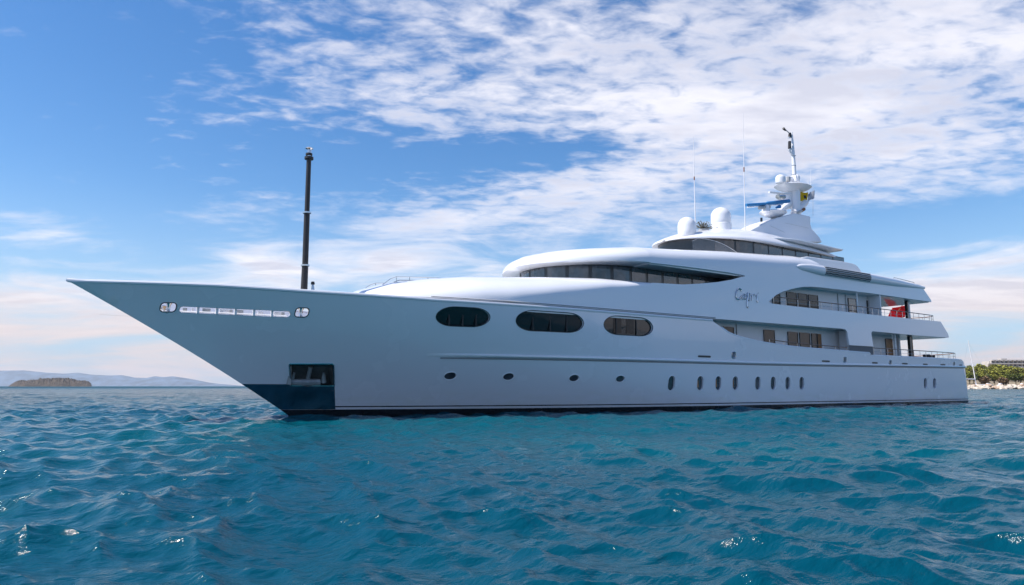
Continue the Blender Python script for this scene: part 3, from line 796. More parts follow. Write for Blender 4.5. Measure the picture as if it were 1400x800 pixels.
# ---- deck houses behind the side openings
def house(name, x0, x1, y, z0, z1):
    o = MB().box(((x0 + x1) / 2, 0, (z0 + z1) / 2), (x1 - x0, 2 * y, z1 - z0)).build(name, M['paint2'], yacht, 0); return o
up = house('upper_deck_house', 25.3, 39.95, 3.9, 5.2, 7.70)
md = house('main_deck_house', 21.7, 36.4, 3.9, 2.66, 4.985)
md2 = house('main_deck_house', 36.5, 43.4, 3.4, 2.66, 4.98)
def win(par, px0, px1, pyt, pyb, y, m, name='window', fr=True, z=None):
    pyt = pyt or (405 if par is up else 460); pyb = pyb or pyt
    for s in (1, -1):
        x0, z1 = on_plane(px0, pyt, -y); x1, _ = on_plane(px1, pyt, -y); _, z0 = on_plane(px0, pyb, -y)
        if z: z0, z1 = z
        o = MB().box(((x0 + x1) / 2, s * -(y + .02), (z0 + z1) / 2), (x1 - x0, .05, z1 - z0)).build(name, m, par, 0)
        if fr:
            t = .035; b = MB()
            for xx in (x0, x1): b.box((xx, s * -(y + .045), (z0 + z1) / 2), (t, .05, z1 - z0 + t))
            for z_ in (z0, z1): b.box(((x0 + x1) / 2, s * -(y + .048), z_), (x1 - x0 - t, .05, t))
            b.build('frame' if name == 'window' else 'door_frame', M['dark'], o, 0)
WU = (5.55, 7.22)
win(up, 1056, 1064.5, 0, 0, 3.9, M['glassg'], z=(6.25, 7.0))
for a, b in ((1075, 1088), (1090.5, 1102.5), (1104.5, 1117)): win(up, a, b, 0, 0, 3.9, M['glassg'], z=WU)
win(up, 1158.5, 1169, 0, 0, 3.9, M['glass'], 'door', z=(5.2, 7.3))
win(up, 1184, 1189, 0, 0, 3.9, M['glassb'], z=(5.4, 7.3))
win(md, 988, 1002, 447, 458, 3.9, M['glassg'])
win(md, 1043.3, 1057.6, 450.5, 470, 3.9, M['glassg'], z=(3.5, 4.70))
for a, b, c in ((1076.6, 1089.6, 'glassg'), (1092.6, 1106, 'glassg'), (1108.8, 1116.5, 'glassg'), (1117, 1122, 'wood')): win(md, a, b, 0, 0, 3.9, M[c], z=(3.1, 4.68), fr=c != 'wood')
win(md2, 1209.5, 1218.5, 0, 0, 3.4, M['wood'], 'door', z=(2.7, 4.75))
# vertical panel joints and white fashion posts between the windows
for s in (1, -1):
    for px in (1067, 1146, 1156.5):
        x, _ = on_plane(px, 410, -3.95); MB().box((x, s * -3.93, 6.4), (.03, .06, 2.3)).build('panel_joint', M['grey'], up, 0)
    x, _ = on_plane(1007.5, 455, -3.95); MB().box((x, s * -3.93, 4.2), (.03, .06, 1.5)).build('panel_joint', M['grey'], md, 0)
    # wing walls and posts
    x, _ = on_plane(1192, 410, -4.2); MB().box((x, s * -4.35, 6.4), (.12, .9, 2.6)).build('wing_wall', M['paint2'], yacht, 0)
    x, _ = on_plane(1171.6, 410, -4.6); MB().tube([(x, s * -4.6, 5.2), (x, s * -4.6, 7.72)], .055, 10).build('post', M['paint'], yacht)
    x, _ = on_plane(1156.3, 465, -4.5); MB().box((x, s * -4.45, 3.8), (.12, .75, 2.3)).build('wing_wall', M['paint2'], yacht, 0)
    x, _ = on_plane(1222.5, 460, -4.2); MB().box((x, s * -4.2, 3.8), (.16, .16, 2.36)).build('post', M['paint2'], yacht, 0)
    x, _ = on_plane(1227.5, 460, -3.6); MB().box((x, s * -3.6, 3.8), (.2, .2, 2.36)).build('post', M['paint2'], yacht, 0)
    x, _ = on_plane(1243.5, 465, -4.2); MB().box((x, s * -4.2, 3.8), (.26, .2, 2.36)).build('stanchion_column', M['dark'], yacht, 0)
    x, _ = on_plane(1246.5, 465, -4.0); MB().box((x, s * -4.0, 3.8), (.06, .1, 2.36)).build('stanchion_column', M['wood'], yacht, 0)
    x, _ = on_plane(1239.5, 420, -4.1); MB().box((x, s * -4.1, 6.4), (.14, .2, 2.6)).build('stanchion_column', M['dark'], yacht, 0)
    MB().box((x + .26, s * -4.1, 6.4), (.2, .14, 2.6)).build('stanchion_column', M['paint2'], yacht, 0)
    # glass screen closing the gap under the big pillar
    V = [(xx, s * -(ws(xx, 3.8) - .05), z) for xx, z in ((PIL0[0], 3.45), (PX1, 3.40), (PX1, 3.99), (PIL0[0], 3.99))]
    MB().add(V, [(0, 1, 2, 3)]).build('pillar_screen', M['smoke'], yacht, 0)
# aft bulkheads with doors
MB().box((39.98, 0, 6.35), (.05, 5.0, 2.1)).build('saloon_door', M['glass'], up, 0)
MB().box((43.43, 0, 3.75), (.05, 4.6, 2.1)).build('saloon_door', M['glass'], md2, 0)

# ---- handrails
def handrail(path, h, n, cap='teak', r=.028, mid=True, base=None):
    rp = resample([(p[0], p[1]) for p in path], n); zz_ = lambda i: float(np.interp(i, np.linspace(0, n, len(path)), [p[2] for p in path]))
    top_ = [(x, y, zz_(i) + h) for i, (x, y) in enumerate(rp)]
    o = MB().tube(top_, r, 6).build('handrail', M[cap], yacht)
    for i, (x, y) in enumerate(rp): MB().tube([(x, y, zz_(i) - .02), (x, y, zz_(i) + h)], .018, 6).build('stanchion', M['steel'], o)
    if mid: MB().tube([(x, y, z - h * .5) for x, y, z in top_], .009, 5).build('mid_wire', M['steel'], o)
for s in (1, -1):
    handrail([(x, s * -(ws(x, 6.1) - .08), 6.14) for x in np.linspace(27.2, 38.2, 12)], .48, 9, r=.032)
    handrail([(x, s * -(hb(x, 3.6) - .09), itp(x, SHEER)) for x in np.linspace(26.5, 34.6, 10)], .26, 6, r=.032, mid=False)
c = [(x, -(ws(x, 6.1) - .1), 6.14) for x in np.linspace(38.2, 47.2, 10)] + [(48.0, -4.3, 6.2), (48.35, -3.6, 6.2)]
c += [(x, -y, z) for x, y, z in c[::-1]]
handrail(c, .50, 34, r=.032)
c = [(x, -(hb(x, 3.3) - .1), 3.35) for x in np.linspace(37.9, 50.6, 10)] + [(51.4, -4.0, 3.3), (51.7, -3.3, 3.25)]
c += [(x, -y, z) for x, y, z in c[::-1]]
handrail(c, .52, 38, r=.032)
# low rails on the fore deck and on the sun deck
for s, y in ((1, -1.2), (-1, 1.2)):
    b0 = on_plane(523, 389.5, y if s == 1 else -1.2); q = [on_plane(px, py, -1.2) for px, py in ((523, 389.5), (534, 381.5), (542, 378.7), (560, 378.9), (585, 379.6), (607, 380.9))]
    o = MB().tube([(a, y, z) for a, z in q], .02, 6).build('coachroof_rail', M['steel'], yacht)
    q2 = [(a, z - .14) for a, z in q]; MB().tube([(a + .15, y, z) for a, z in q2[1:]], .02, 6).build('lower_bar', M['steel'], o)
    for a, z in q[2:]: MB().tube([(a, y, z), (a, y, z - .5)], .02, 6).build('stanchion', M['steel'], o)
    o = MB().tube([(42.0, s * -4.5, 8.95), (42.2, s * -4.5, 9.14), (45.0, s * -4.5, 9.02), (45.2, s * -4.5, 8.8)], .025, 6).build('sun_deck_rail', M['steel'], yacht)

# ---- name in chrome script letters
def zp(a, b):     # letter outline points in the zoomed photograph, mapped to the side
    x, z = SP(990 + a / 11.667, 380 + b / 11.667); return (x, -(ws(x, z) + .035), z)
letters = [
    ('letter_c', [[(268, 215), (262, 190), (240, 172), (213, 180), (192, 220), (182, 270), (188, 320), (212, 345), (248, 328), (278, 285)]], .040),
    ('letter_a', [[(325, 262), (303, 262), (286, 300), (288, 338), (304, 342), (322, 305), (332, 262)], [(330, 270), (322, 320), (334, 345), (348, 322)]], .026),
    ('letter_p', [[(352, 300), (366, 250), (380, 238), (366, 330), (358, 440), (372, 475), (382, 462)], [(368, 310), (388, 250), (408, 258), (408, 320), (396, 366), (380, 350)]], .028),
    ('letter_r', [[(420, 300), (436, 262), (440, 285), (438, 360)], [(438, 320), (455, 270), (474, 262), (480, 280)]], .024),
    ('letter_i', [[(500, 300), (522, 268), (518, 340), (522, 384), (540, 368)], [(534, 246), (540, 240)]], .026)]
for s in (1, -1):
    for nm, strokes, r in letters:
        mb = MB()
        for st in strokes:
            P = [Vector(zp(*q)) for q in st]; P = smooth_line(P, 5) if len(P) > 2 else [tuple(p) for p in P]
            if s == -1:  # starboard reads the other way round: mirror about the middle of the word
                cx = 24.7; P = [(2 * cx - x, -y, z) for x, y, z in P]
            mb.tube(P, r, 6)
        mb.build(nm, M['steel'], yacht)

# ---- mast, domes, radar and aerials
def C0(px, py, y=0.0): x, z = on_plane(px, py, y); return x, z
DOME = [(.80, 0), (.86, .06), (.88, .5)] + [(.88 * math.cos(t), .78 + .72 * math.sin(t)) for t in np.linspace(0, 1.5, 10)]
def dome(px, pyb, pyt, wpx, y, name='radome'):
    x, z0 = C0(px, pyb, y); _, z1 = C0(px, pyt, y); xl, _ = C0(px - wpx / 2, pyb, y); dist = np.linalg.norm(np.array([x, y, z0]) - CAM); r = wpx / 2 * dist / F * .97
    k = r / .88; h_ = (z1 - z0) / (1.50)
    MB().lathe([(a * k, b * h_) for a, b in DOME], (x, y, z0), 28).build(name, M['paint'], yacht, 40); return x, z0, r
x, z, r = dome(939.5, 324, 297, 25, -1.0)
x, z, r = dome(986, 309.5, 284, 26.5, 0.3)
MB().lathe([(r * 1.04, -.5), (r * 1.04, .12), (r * .9, .2)], (x, .3, z), 28).build('radome_base', M['paint'], yacht)
# clump of dark twigs between the domes (dried plant in a planter)
pl_x, pl_z = C0(962, 315, -.3)
plant = tag(empty('potted_plant', (pl_x, -.3, pl_z)), 'spiky dark twiggy plant between the two white domes on the roof', 'plant')
MB().lathe([(.3, -.35), (.36, .05)], (0, 0, 0), 14).build('pot', M['grey'], plant)
tw = MB(); rr = random.Random(3)
for k in range(60):
    a = rr.uniform(0, 6.28); l = rr.uniform(.4, .78); e = rr.uniform(.15, 1.3); d = Vector((math.cos(a) * math.cos(e) * 1.4, math.sin(a) * math.cos(e), math.sin(e) * .85)) * l
    tw.tube([(0, 0, 0), tuple(d * .5 + Vector((0, 0, .05))), tuple(d)], [.018, .015, .010], 4)
    tw.lathe([(.0, -.04), (.045, 0), (.0, .04)], tuple(d), 5)
tw.build('twigs', M['leaf'], plant)
for px, py0, py1 in ((950.5, 302, 187), (1018.5, 311, 155)):
    x, z0 = C0(px, py0, -.8); x1, z1 = C0(px - 2.6, py1, -.8); zm = z0 + (z1 - z0) * .5
    o = MB().tube([(x, -.8, z0 - .5), (x + (x1 - x) * .5, -.8, zm), (x1, -.8, z1)], [.035, .026, .012], 6).build('whip_aerial', M['paint2'], yacht)
    MB().tube([(x + (x1 - x) * .48, -.8, z0 + (z1 - z0) * .48), (x + (x1 - x) * .52, -.8, z0 + (z1 - z0) * .52)], .04, 6).build('aerial_joint', M['orange'], o)
# swept fairing under the mast
def ring_at(pts, w, n=1): return [(x, -w, z) for x, z in pts]
P = [C0(*p, -.8) for p in [(1022, 316), (1050, 302), (1076, 294), (1091, 290.5), (1111, 295.5), (1109, 306), (1110, 313), (1119, 325), (1122, 332), (1040, 330)]]
fz = min(p[1] for p in P)
mb = MB(); W0 = .95; n = len(P)
V = [(x, -W0 * (1 - .35 * min(1, max(0, (z - 12.2) / 2))), z) for x, z in P] + [(x, W0 * (1 - .35 * min(1, max(0, (z - 12.2) / 2))), z) for x, z in P]
mb.add(V, [tuple(range(n)), tuple(range(2 * n - 1, n - 1, -1))] + [(i, i + n, (i + 1) % n + n, (i + 1) % n) for i in range(n)])
fr = mb.build('mast_fairing', M['paint'], yacht, 30, bevel=.08)
a, b = C0(1073, 305, -.95), C0(1106, 312, -.95); MB().tube([(a[0], -.96, a[1]), (b[0], -.93, b[1])], .012, 5).build('panel_joint', M['grey'], fr)
a, b = C0(1053, 309, -.95), C0(1072, 318, -.95); MB().tube([(a[0], -.97, a[1]), (b[0], -.99, b[1])], .012, 5).build('panel_joint', M['grey'], fr)
# radar platforms
def saucer(pxl, pxr, py, th, name, ysc=1.0, tilt=0.0):
    xl, zl = C0(pxl, py); xr, zr = C0(pxr, py); cx, cz = C0((pxl + pxr) / 2, py); dist = np.linalg.norm(np.array([cx, 0, cz]) - CAM); r = (pxr - pxl) / 2 * dist / F
    return MB().lathe([(r * .25, -th), (r * .6, -th * .75), (r * .88, -th * .3), (r, 0), (r * .96, .06), (r * .5, .12), (.02, .13)], (cx, 0, cz), 36, 1, ysc, tilt).build(name, M['paint'], yacht, 40)
saucer(1036, 1078, 291, .35, 'radar_platform', .7, rad(-3))
saucer(1055, 1113.5, 256, .42, 'mast_platform', .62, rad(-2))
def strut(name, pts, rs, m='paint', y=0.0, n=10, par=None): return MB().tube([(C0(px, py, y)[0], y, C0(px, py, y)[1]) for px, py in pts], rs, n).build(name, M[m], par or yacht)
strut('mast_column', [(1088, 292), (1088, 255)], [.34, .30], y=-.25, n=14)
strut('mast_column', [(1077, 284), (1077, 257)], [.40, .42], y=.25, n=14)
strut('mast_strut', [(1058, 297), (1071, 285), (1080, 278)], [.30, .26, .22])
strut('mast_strut', [(1087, 293), (1095, 283), (1101, 277)], [.35, .30, .26], y=-.3)
strut('exhaust_pipe', [(1088, 291.5), (1096, 288)], [.09, .09], 'grey', y=-.6)
strut('exhaust_tip', [(1096, 288), (1099.5, 286)], [.12, .12], 'orange', y=-.6)
# scanners
sc1 = strut('radar_scanner', [(1020, 280.5), (1048, 278.8), (1049, 278), (1078.5, 275)], [.11, .12, .13, .14], 'blue', y=-.5, n=8)
strut('scanner_bar', [(1022, 283), (1070, 279)], [.07, .07], 'paint', y=-.4, par=sc1)
strut('scanner_gearbox', [(1047, 290), (1047, 281)], [.30, .22], 'paint', y=-.45, par=sc1)
strut('scanner_gearbox', [(1038, 284.5), (1052, 283)], [.12, .12], 'grey', y=-.5, par=sc1)
sc2 = strut('radar_scanner', [(1051.5, 262.8), (1082, 266)], [.08, .08], y=-.4)
strut('searchlight', [(1067.5, 272), (1067.5, 266)], [.26, .2], 'grey', y=-.4)
strut('searchlight', [(1063, 269), (1072, 269)], [.17, .17], 'steel', y=-.6)
strut('loudhailer', [(1061, 284), (1066, 282.5)], [.06, .14], 'blue', y=-.6)
strut('navigation_light', [(1041, 303), (1041, 298)], [.08, .08], 'dark', y=-.9)
dome(1067.3, 250.5, 239, 13, -.3)
dome(1089, 249, 238.7, 9, -.1)
strut('camera_housing', [(1074, 246), (1084, 244.5)], [.26, .24], 'paint', y=.2)
strut('camera_housing', [(1077, 248), (1077, 242.5)], [.2, .2], 'grey', y=-.35)
pole = strut('top_mast', [(1086.5, 250), (1084, 205), (1082.8, 181)], [.17, .12, .04], n=12)
for pyy, r in ((239, .03), (226, .03), (213, .03)): strut('mast_step', [(1082, pyy), (1088, pyy)], [r, r], 'grey', y=-.2, par=pole)
strut('light_bracket', [(1078, 205), (1084, 203)], [.07, .07], par=pole)
strut('light_bracket', [(1077.5, 188.5), (1083, 187)], [.07, .07], par=pole)
strut('signal_light', [(1079.5, 203), (1079.5, 193.5)], [.12, .11], 'mast', par=pole)
strut('signal_light', [(1079.8, 188), (1080, 182)], [.14, .10], 'mast', par=pole)
strut('wind_vane', [(1072, 176), (1078, 181), (1083, 185)], [.05, .035, .03], 'grey', par=pole)
strut('anemometer', [(1071, 175.5), (1074, 178.5)], [.10, .06], 'mast', par=pole)
strut('light_bracket', [(1079, 205), (1084, 213)], [.08, .08], par=pole)
strut('flag_halyard', [(1111.5, 255), (1111.5, 296)], [.012, .012], 'grey', n=4)
strut('flag_halyard', [(1103.8, 257), (1103.8, 276)], [.012, .012], 'grey', n=4)
strut('stub_aerial', [(1105, 253), (1104.7, 246)], [.03, .012], n=5)
strut('stub_aerial', [(1108.5, 253), (1108.5, 232)], [.02, .01], n=5)


def flag(name, x0, z0, y, w, h, m, label, sag=.25, seed=1, emblem=None, tilt=0.0):
    """a cloth with folds; hoist at x0, flies towards +x"""
    nx, nz = 18, 12; V = []; Fc = []; rr = random.Random(seed); ph = rr.uniform(0, 6)
    def pt(i, j):
        u, v = i / nx, j / nz; return (u * w, .10 * w * math.sin(u * 7 + ph + v * 1.5) * (.3 + u), -v * h - sag * u * u * h - tilt * u * h + .03 * math.sin(u * 9 + ph))
    for j in range(nz + 1):
        for i in range(nx + 1): V.append(pt(i, j))
    for j in range(nz):
        for i in range(nx): a = j * (nx + 1) + i; Fc.append((a, a + 1, a + nx + 2, a + nx + 1))
    n0 = len(V); V += [(x, y_ + .008, z) for x, y_, z in V]; Fc += [tuple(k + n0 for k in f[::-1]) for f in Fc]
    root = tag(empty(name, (x0, y, z0)), label, 'flag')
    o = MB().add(V, Fc).build('cloth', m, root)
    if emblem:
        u0, v0, u1, v1, em, nm = emblem; V = []; Fc = []
        for j in range(5):
            for i in range(5):
                x, y_, z = pt((u0 + (u1 - u0) * i / 4) * nx, (v0 + (v1 - v0) * j / 4) * nz); V.append((x, y_ - .012, z))
        for j in range(4):
            for i in range(4): a = j * 5 + i; Fc.append((a, a + 1, a + 6, a + 5))
        MB().add(V, Fc).build(nm, em, o)
    return root
x, z = C0(1094, 262.5, -.3); f1 = flag('signal_flag', x, z, -.3, 1.05, .72, M['yellow'], 'small yellow flag flying beside the mast column', .1, 2, (.40, .3, .58, .65, M['mast'], 'emblem'), -.2)
x, z = C0(1104, 265.5, -.2); f2 = flag('signal_flag', x, z, -.2, .8, .62, M['whitecloth'], 'small white and pale blue flag on the aftermost mast halyard', 0, 5, (.1, .05, .4, .35, M['navy'], 'canton'), -.7)
# red ensign at the stern of the upper deck
xa, za = C0(1236, 418.5, 0)
MB().tube([(48.75, 0, 5.7), (xa + .12, 0, za + .35)], .035, 8).build('flag_staff', M['teak'], yacht)
ens = flag('ensign', xa, za, 0, -2.9, 1.0, M['red'], 'red ensign with a pale emblem flying over the after end of the upper deck', .20, 4, (.45, .35, .7, .75, M['whitecloth'], 'emblem'), .30)

# dark telescopic light mast on the fore deck, with its head
x, z = C0(415.5, 400); lm = []
def seg(px0, py0, px1, py1, r, nm, m):
    a, b = C0(px0, py0), C0(px1, py1); return MB().tube([(a[0], 0, a[1]), (b[0], 0, b[1])], r, 16).build(nm, M[m], fm)
fm = empty('fore_mast'); fm.parent = yacht
bpy.data.objects.remove(fm); fm = yacht
s1 = seg(415.3, 404, 417.2, 363, [.15, .14], 'fore_mast', 'mast'); fm = s1
def seg2(*a): return seg(*a)
seg2(417.2, 363, 419.7, 291, [.132, .128], 'mast_section', 'mast'); seg2(419.7, 291, 422.4, 216, [.112, .105], 'mast_section', 'mast')
for px, py in ((417.2, 363), (419.7, 291)): seg2(px, py + 1, px, py - 1, [.185, .185], 'mast_collar', 'steel')
seg2(422.4, 218, 422.5, 215, [.20, .20], 'mast_collar', 'mast'); seg2(422.5, 212.5, 422.6, 210, [.15, .15], 'mast_collar', 'mast')
seg2(422.6, 216, 422.9, 205, [.09, .09], 'mast_cap', 'steel'); seg2(422.8, 205, 422.9, 203.4, [.10, .17], 'mast_lamp', 'steel'); seg2(422.9, 203.4, 422.9, 202.4, [.18, .14], 'mast_lamp', 'grey')
fm = yacht
bl = seg(427.7, 402, 427.7, 389, [.10, .05], 'bow_light', 'steel'); fm = bl; seg(427.7, 389, 427.7, 385.2, [.09, .07], 'lamp_head', 'mast'); fm = yacht

# furniture on the after main deck
def deck_chair(x, y, rz, label):
    t = tag(empty('deck_chair', (x, y, 2.66), rz), label, 'chair', 'deck chairs on the after main deck')
    MB().box((0, 0, .45), (.52, .52, .06)).build('seat', M['mast'], t, bevel=.01)
    MB().box((-.27, 0, .8), (.05, .5, .55), 0, -.15).build('backrest', M['mast'], t, bevel=.01)
    for a in (-.23, .23):
        for b in (-.23, .23): MB().tube([(a, b, 0), (a, b, .45)], .02, 6).build('leg', M['mast'], t)
        MB().tube([(-.25, a, .72), (.2, a, .70), (.22, a, .45)], .02, 6).build('armrest', M['mast'], t)
deck_chair(48.0, -3.6, .4, 'dark deck chair nearer the bow of the two on the after main deck')
deck_chair(49.7, -3.0, 2.9, 'dark deck chair nearest the stern on the after main deck')
t = tag(empty('deck_table', (45.8, -3.2, 2.66)), 'small dark table behind the rail of the after main deck', 'table')
MB().box((0, 0, .73), (1.3, .9, .05)).build('tabletop', M['mast'], t, bevel=.01)
for a in (-.5, .5): MB().box((a, 0, .35), (.08, .5, .7)).build('leg', M['mast'], t, bevel=.01)
# sun loungers / sofa back on the upper after deck
t = tag(empty('deck_sofa', (43.6, -3.3, 5.2)), 'low brown wooden sofa behind the upper deck stern rail', 'sofa')
MB().box((0, 0, .45), (2.4, .8, .35)).build('seat', M['whitecloth'], t, bevel=.04)
MB().box((0, -.42, .72), (2.6, .10, .65)).build('backrest', M['teak'], t, bevel=.02)
for a in (-1.25, 1.25): MB().box((a, 0, .5), (.1, .9, .7)).build('armrest', M['teak'], t, bevel=.02)

# ---------------------------------------------------------------- sea
def mat_sea():
    m = bpy.data.materials.new('sea_water'); m.use_nodes = True; N = NT(m.node_tree); p = N.n['Principled BSDF']
    g = N.new('ShaderNodeNewGeometry').outputs['Position']
    n = N.noise(g, .05, 3); n2 = N.noise(g, .9, 3)
    f = N.m('ADD', N.m('MULTIPLY', N.ramp(n, .35, .65), .7), N.m('MULTIPLY', n2, .3))
    N.put(p.inputs['Base Color'], N.mix(f, (.000, .046, .080, 1), (.000, .080, .112, 1)))
    p.inputs['Roughness'].default_value = .09; p.inputs['IOR'].default_value = 1.333; p.inputs['Specular IOR Level'].default_value = .34
    mp_ = N.new('ShaderNodeMapping'); N.put(mp_.inputs[0], g); mp_.inputs['Rotation'].default_value = (0, 0, rad(20)); mp_.inputs['Scale'].default_value = (1, 1.7, 1)
    h1 = N.noise(mp_.outputs[0], 3.6, 5, .52, 2.1, .2); h2 = N.noise(mp_.outputs[0], .55, 4, .6)
    b1 = N.new('ShaderNodeBump'); b1.inputs['Strength'].default_value = 1; b1.inputs['Distance'].default_value = .05; N.put(b1.inputs['Height'], h1)
    b2 = N.new('ShaderNodeBump'); b2.inputs['Strength'].default_value = 1; b2.inputs['Distance'].default_value = .10; N.put(b2.inputs['Height'], h2); N.l.new(b1.outputs[0], b2.inputs['Normal'])
    at_ = N.new('ShaderNodeAttribute'); at_.attribute_name = 'chop'; h3 = N.noise(mp_.outputs[0], 1.1, 4, .6)
    b3 = N.new('ShaderNodeBump'); b3.inputs['Strength'].default_value = 1; b3.inputs['Distance'].default_value = .85; N.put(b3.inputs['Height'], N.m('MULTIPLY', h3, at_.outputs['Fac']))
    cdn = N.new('ShaderNodeVectorMath', operation='LENGTH'); N.put(cdn.inputs[0], g); N.put(p.inputs['Roughness'], N.m('ADD', .11, N.m('MULTIPLY', N.ramp(cdn.outputs['Value'], 60, 900), .34))); N.put(p.inputs['Specular IOR Level'], N.m('SUBTRACT', .34, N.m('MULTIPLY', N.ramp(cdn.outputs['Value'], 60, 700), .22))); N.l.new(b2.outputs[0], b3.inputs['Normal'])
    N.l.new(b3.outputs[0], p.inputs['Normal'])
    return m


def build_sea():
    th = list(np.arange(-52, 52, .13)) + list(np.arange(52, 308, 2.0)); th = np.radians(np.array(th))
    r = [1.2]
    while r[-1] < 420: r.append(r[-1] * 1.0062)
    while r[-1] < 9500: r.append(r[-1] * 1.05)
    r = np.array(r); nr, nt = len(r), len(th)
    dirx = RT[0] * np.sin(th) + DP[0] * np.cos(th); diry = RT[1] * np.sin(th) + DP[1] * np.cos(th)
    X = CAM[0] + r[:, None] * dirx[None]; Y = CAM[1] + r[:, None] * diry[None]; X0, Y0 = X.copy(), Y.copy(); Zv = np.zeros_like(X)
    sp_ = np.maximum(r * .0062, .0)[:, None]
    rng = np.random.default_rng(11)
    wind = math.atan2(-RT[1] * .55 - DP[1] * .8, -RT[0] * .55 - DP[0] * .8)      # waves run towards the viewer, a little leftwards
    for i in range(190):
        lam = .17 * (6.0 / .17) ** (i / 189) * rng.uniform(.93, 1.07); a = wind + rng.normal(0, .62); k = 2 * math.pi / lam
        A = .0068 * lam * (1.0 if lam < 1.1 else (1.1 / lam) ** .9) * rng.uniform(.5, 1.4); ph = rng.uniform(0, 6.28)
        att = np.clip((lam / np.maximum(sp_, 1e-3) - 2.0) / 2.2, 0, 1); q = k * (X0 * math.cos(a) + Y0 * math.sin(a)) + ph
        c_, s_ = np.cos(q), np.sin(q); Zv += att * A * c_
        X -= att * A * .9 * math.cos(a) * s_; Y -= att * A * .9 * math.sin(a) * s_
    # gusts: patches of calmer and rougher water
    gst = 1 + .25 * np.sin(X0 * .11 + 1.3) * np.sin(Y0 * .13 + .4); Zv *= gst
    V = np.stack([X, Y, Zv], -1).reshape(-1, 3)
    idx = np.arange(nr * nt).reshape(nr, nt); a = idx[:-1, :]; b = idx[1:, :]; a2 = np.roll(a, -1, 1); b2 = np.roll(b, -1, 1)
    Fq = np.stack([a, a2, b2, b], -1).reshape(-1, 4)
    me = bpy.data.meshes.new('sea'); me.vertices.add(len(V) + 1); me.vertices.foreach_set('co', np.vstack([V, [[CAM[0], CAM[1], 0]]]).ravel())
    inner = np.stack([idx[0], np.full(nt, len(V)), np.roll(idx[0], -1)], -1)
    me.loops.add(Fq.size + inner.size); me.loops.foreach_set('vertex_index', np.concatenate([Fq.ravel(), inner.ravel()]))
    me.polygons.add(len(Fq) + nt); st = np.concatenate([np.arange(len(Fq)) * 4, Fq.size + np.arange(nt) * 3]); me.polygons.foreach_set('loop_start', st)
    me.update(calc_edges=True); me.validate(); me.polygons.foreach_set('use_smooth', [True] * len(me.polygons))
    lod = me.attributes.new('chop', 'FLOAT', 'POINT'); lod.data.foreach_set('value', np.append(np.repeat(np.clip((r - 14) / 90, 0, 1), nt), 0.0).astype(np.float32))
    me.materials.append(mat_sea()); o = bpy.data.objects.new('sea', me); COL.objects.link(o); tag(o, kind='structure')
    me.update()
    # normals must look up
    if me.polygons[100].normal.z < 0: me.flip_normals()
build_sea()

# ---------------------------------------------------------------- distant land
def far(px, depth, z=0.0):
    p = CAM + DP * depth + RT * ((px - 700) / F * depth * math.cos(PITCH)); return (p[0], p[1], z)
def fheight(py, depth): return (528 - py) / F * depth * math.cos(PITCH) + 1.3


def terrain(name, prof, depth, thickness, m, seed, rough=.0, px_step=1.2, kind='structure', vsteps=10):
    """prof: (px, top py) silhouette; built as a solid ridge of real depth"""
    rr = np.random.default_rng(seed); pxs = np.arange(prof[0][0], prof[-1][0] + .01, px_step); rows = []
    for j in range(vsteps * 2 + 1):
        t = -1 + j / vsteps; row = []
        for px in pxs:
            h_ = max(.0, fheight(itp(px, prof), depth)) ; n_ = 1 + rough * rr.normal(); base = far(px, depth + t * thickness)
            row.append((base[0], base[1], -1.5 + (h_ * n_ + 1.5) * max(0, (1 - abs(t) ** 2.2))))
        rows.append(row)
    o = loft(rows, False, False).build(name, m, None, 30); return tag(o, kind=kind)
hillm = mat('hazed_hill_scrub', (.10, .15, .22), .9, var=.4, vscale=.01)  # blue of the distance haze put into the scrub colour
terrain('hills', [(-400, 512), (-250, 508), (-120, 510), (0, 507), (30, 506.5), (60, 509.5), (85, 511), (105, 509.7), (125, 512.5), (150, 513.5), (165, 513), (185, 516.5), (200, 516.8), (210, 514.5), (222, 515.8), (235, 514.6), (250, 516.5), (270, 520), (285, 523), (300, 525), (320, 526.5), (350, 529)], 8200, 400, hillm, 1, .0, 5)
rockm = mat('island_rock', (.055, .040, .028), .9, var=.8, vscale=.12, bump=1.0, bscale=.3)
isl = [(11, 528.5), (16, 525), (22, 521.5), (28, 520), (36, 520.8), (42, 519.5), (48, 520), (54, 518), (66, 517.8), (76, 517.3), (90, 517.5), (100, 518.5), (106, 520.5), (114, 520.8), (120, 521.6), (124, 524), (126, 528.5)]
terrain('island', isl, 1900, 45, rockm, 2, .07, .9)
# shore on the right
sandm = mat('shore_earth', (.30, .24, .16), .95, var=.3, vscale=.1)
g = []
for d_, z in ((296, -1.2), (303, .9), (312, 1.3), (330, 1.2), (400, 2.2), (450, 4.0), (520, 8.0), (620, 12.0), (700, 12.0)):
    g.append([(far(px, d_)[0], far(px, d_)[1], z + .4 * math.sin(px * .05 + d_) if z > 1 else z) for px in range(1180, 1960, 12)])
shore = loft(g, False, False).build('shore', sandm, None, 40); tag(shore, kind='structure')

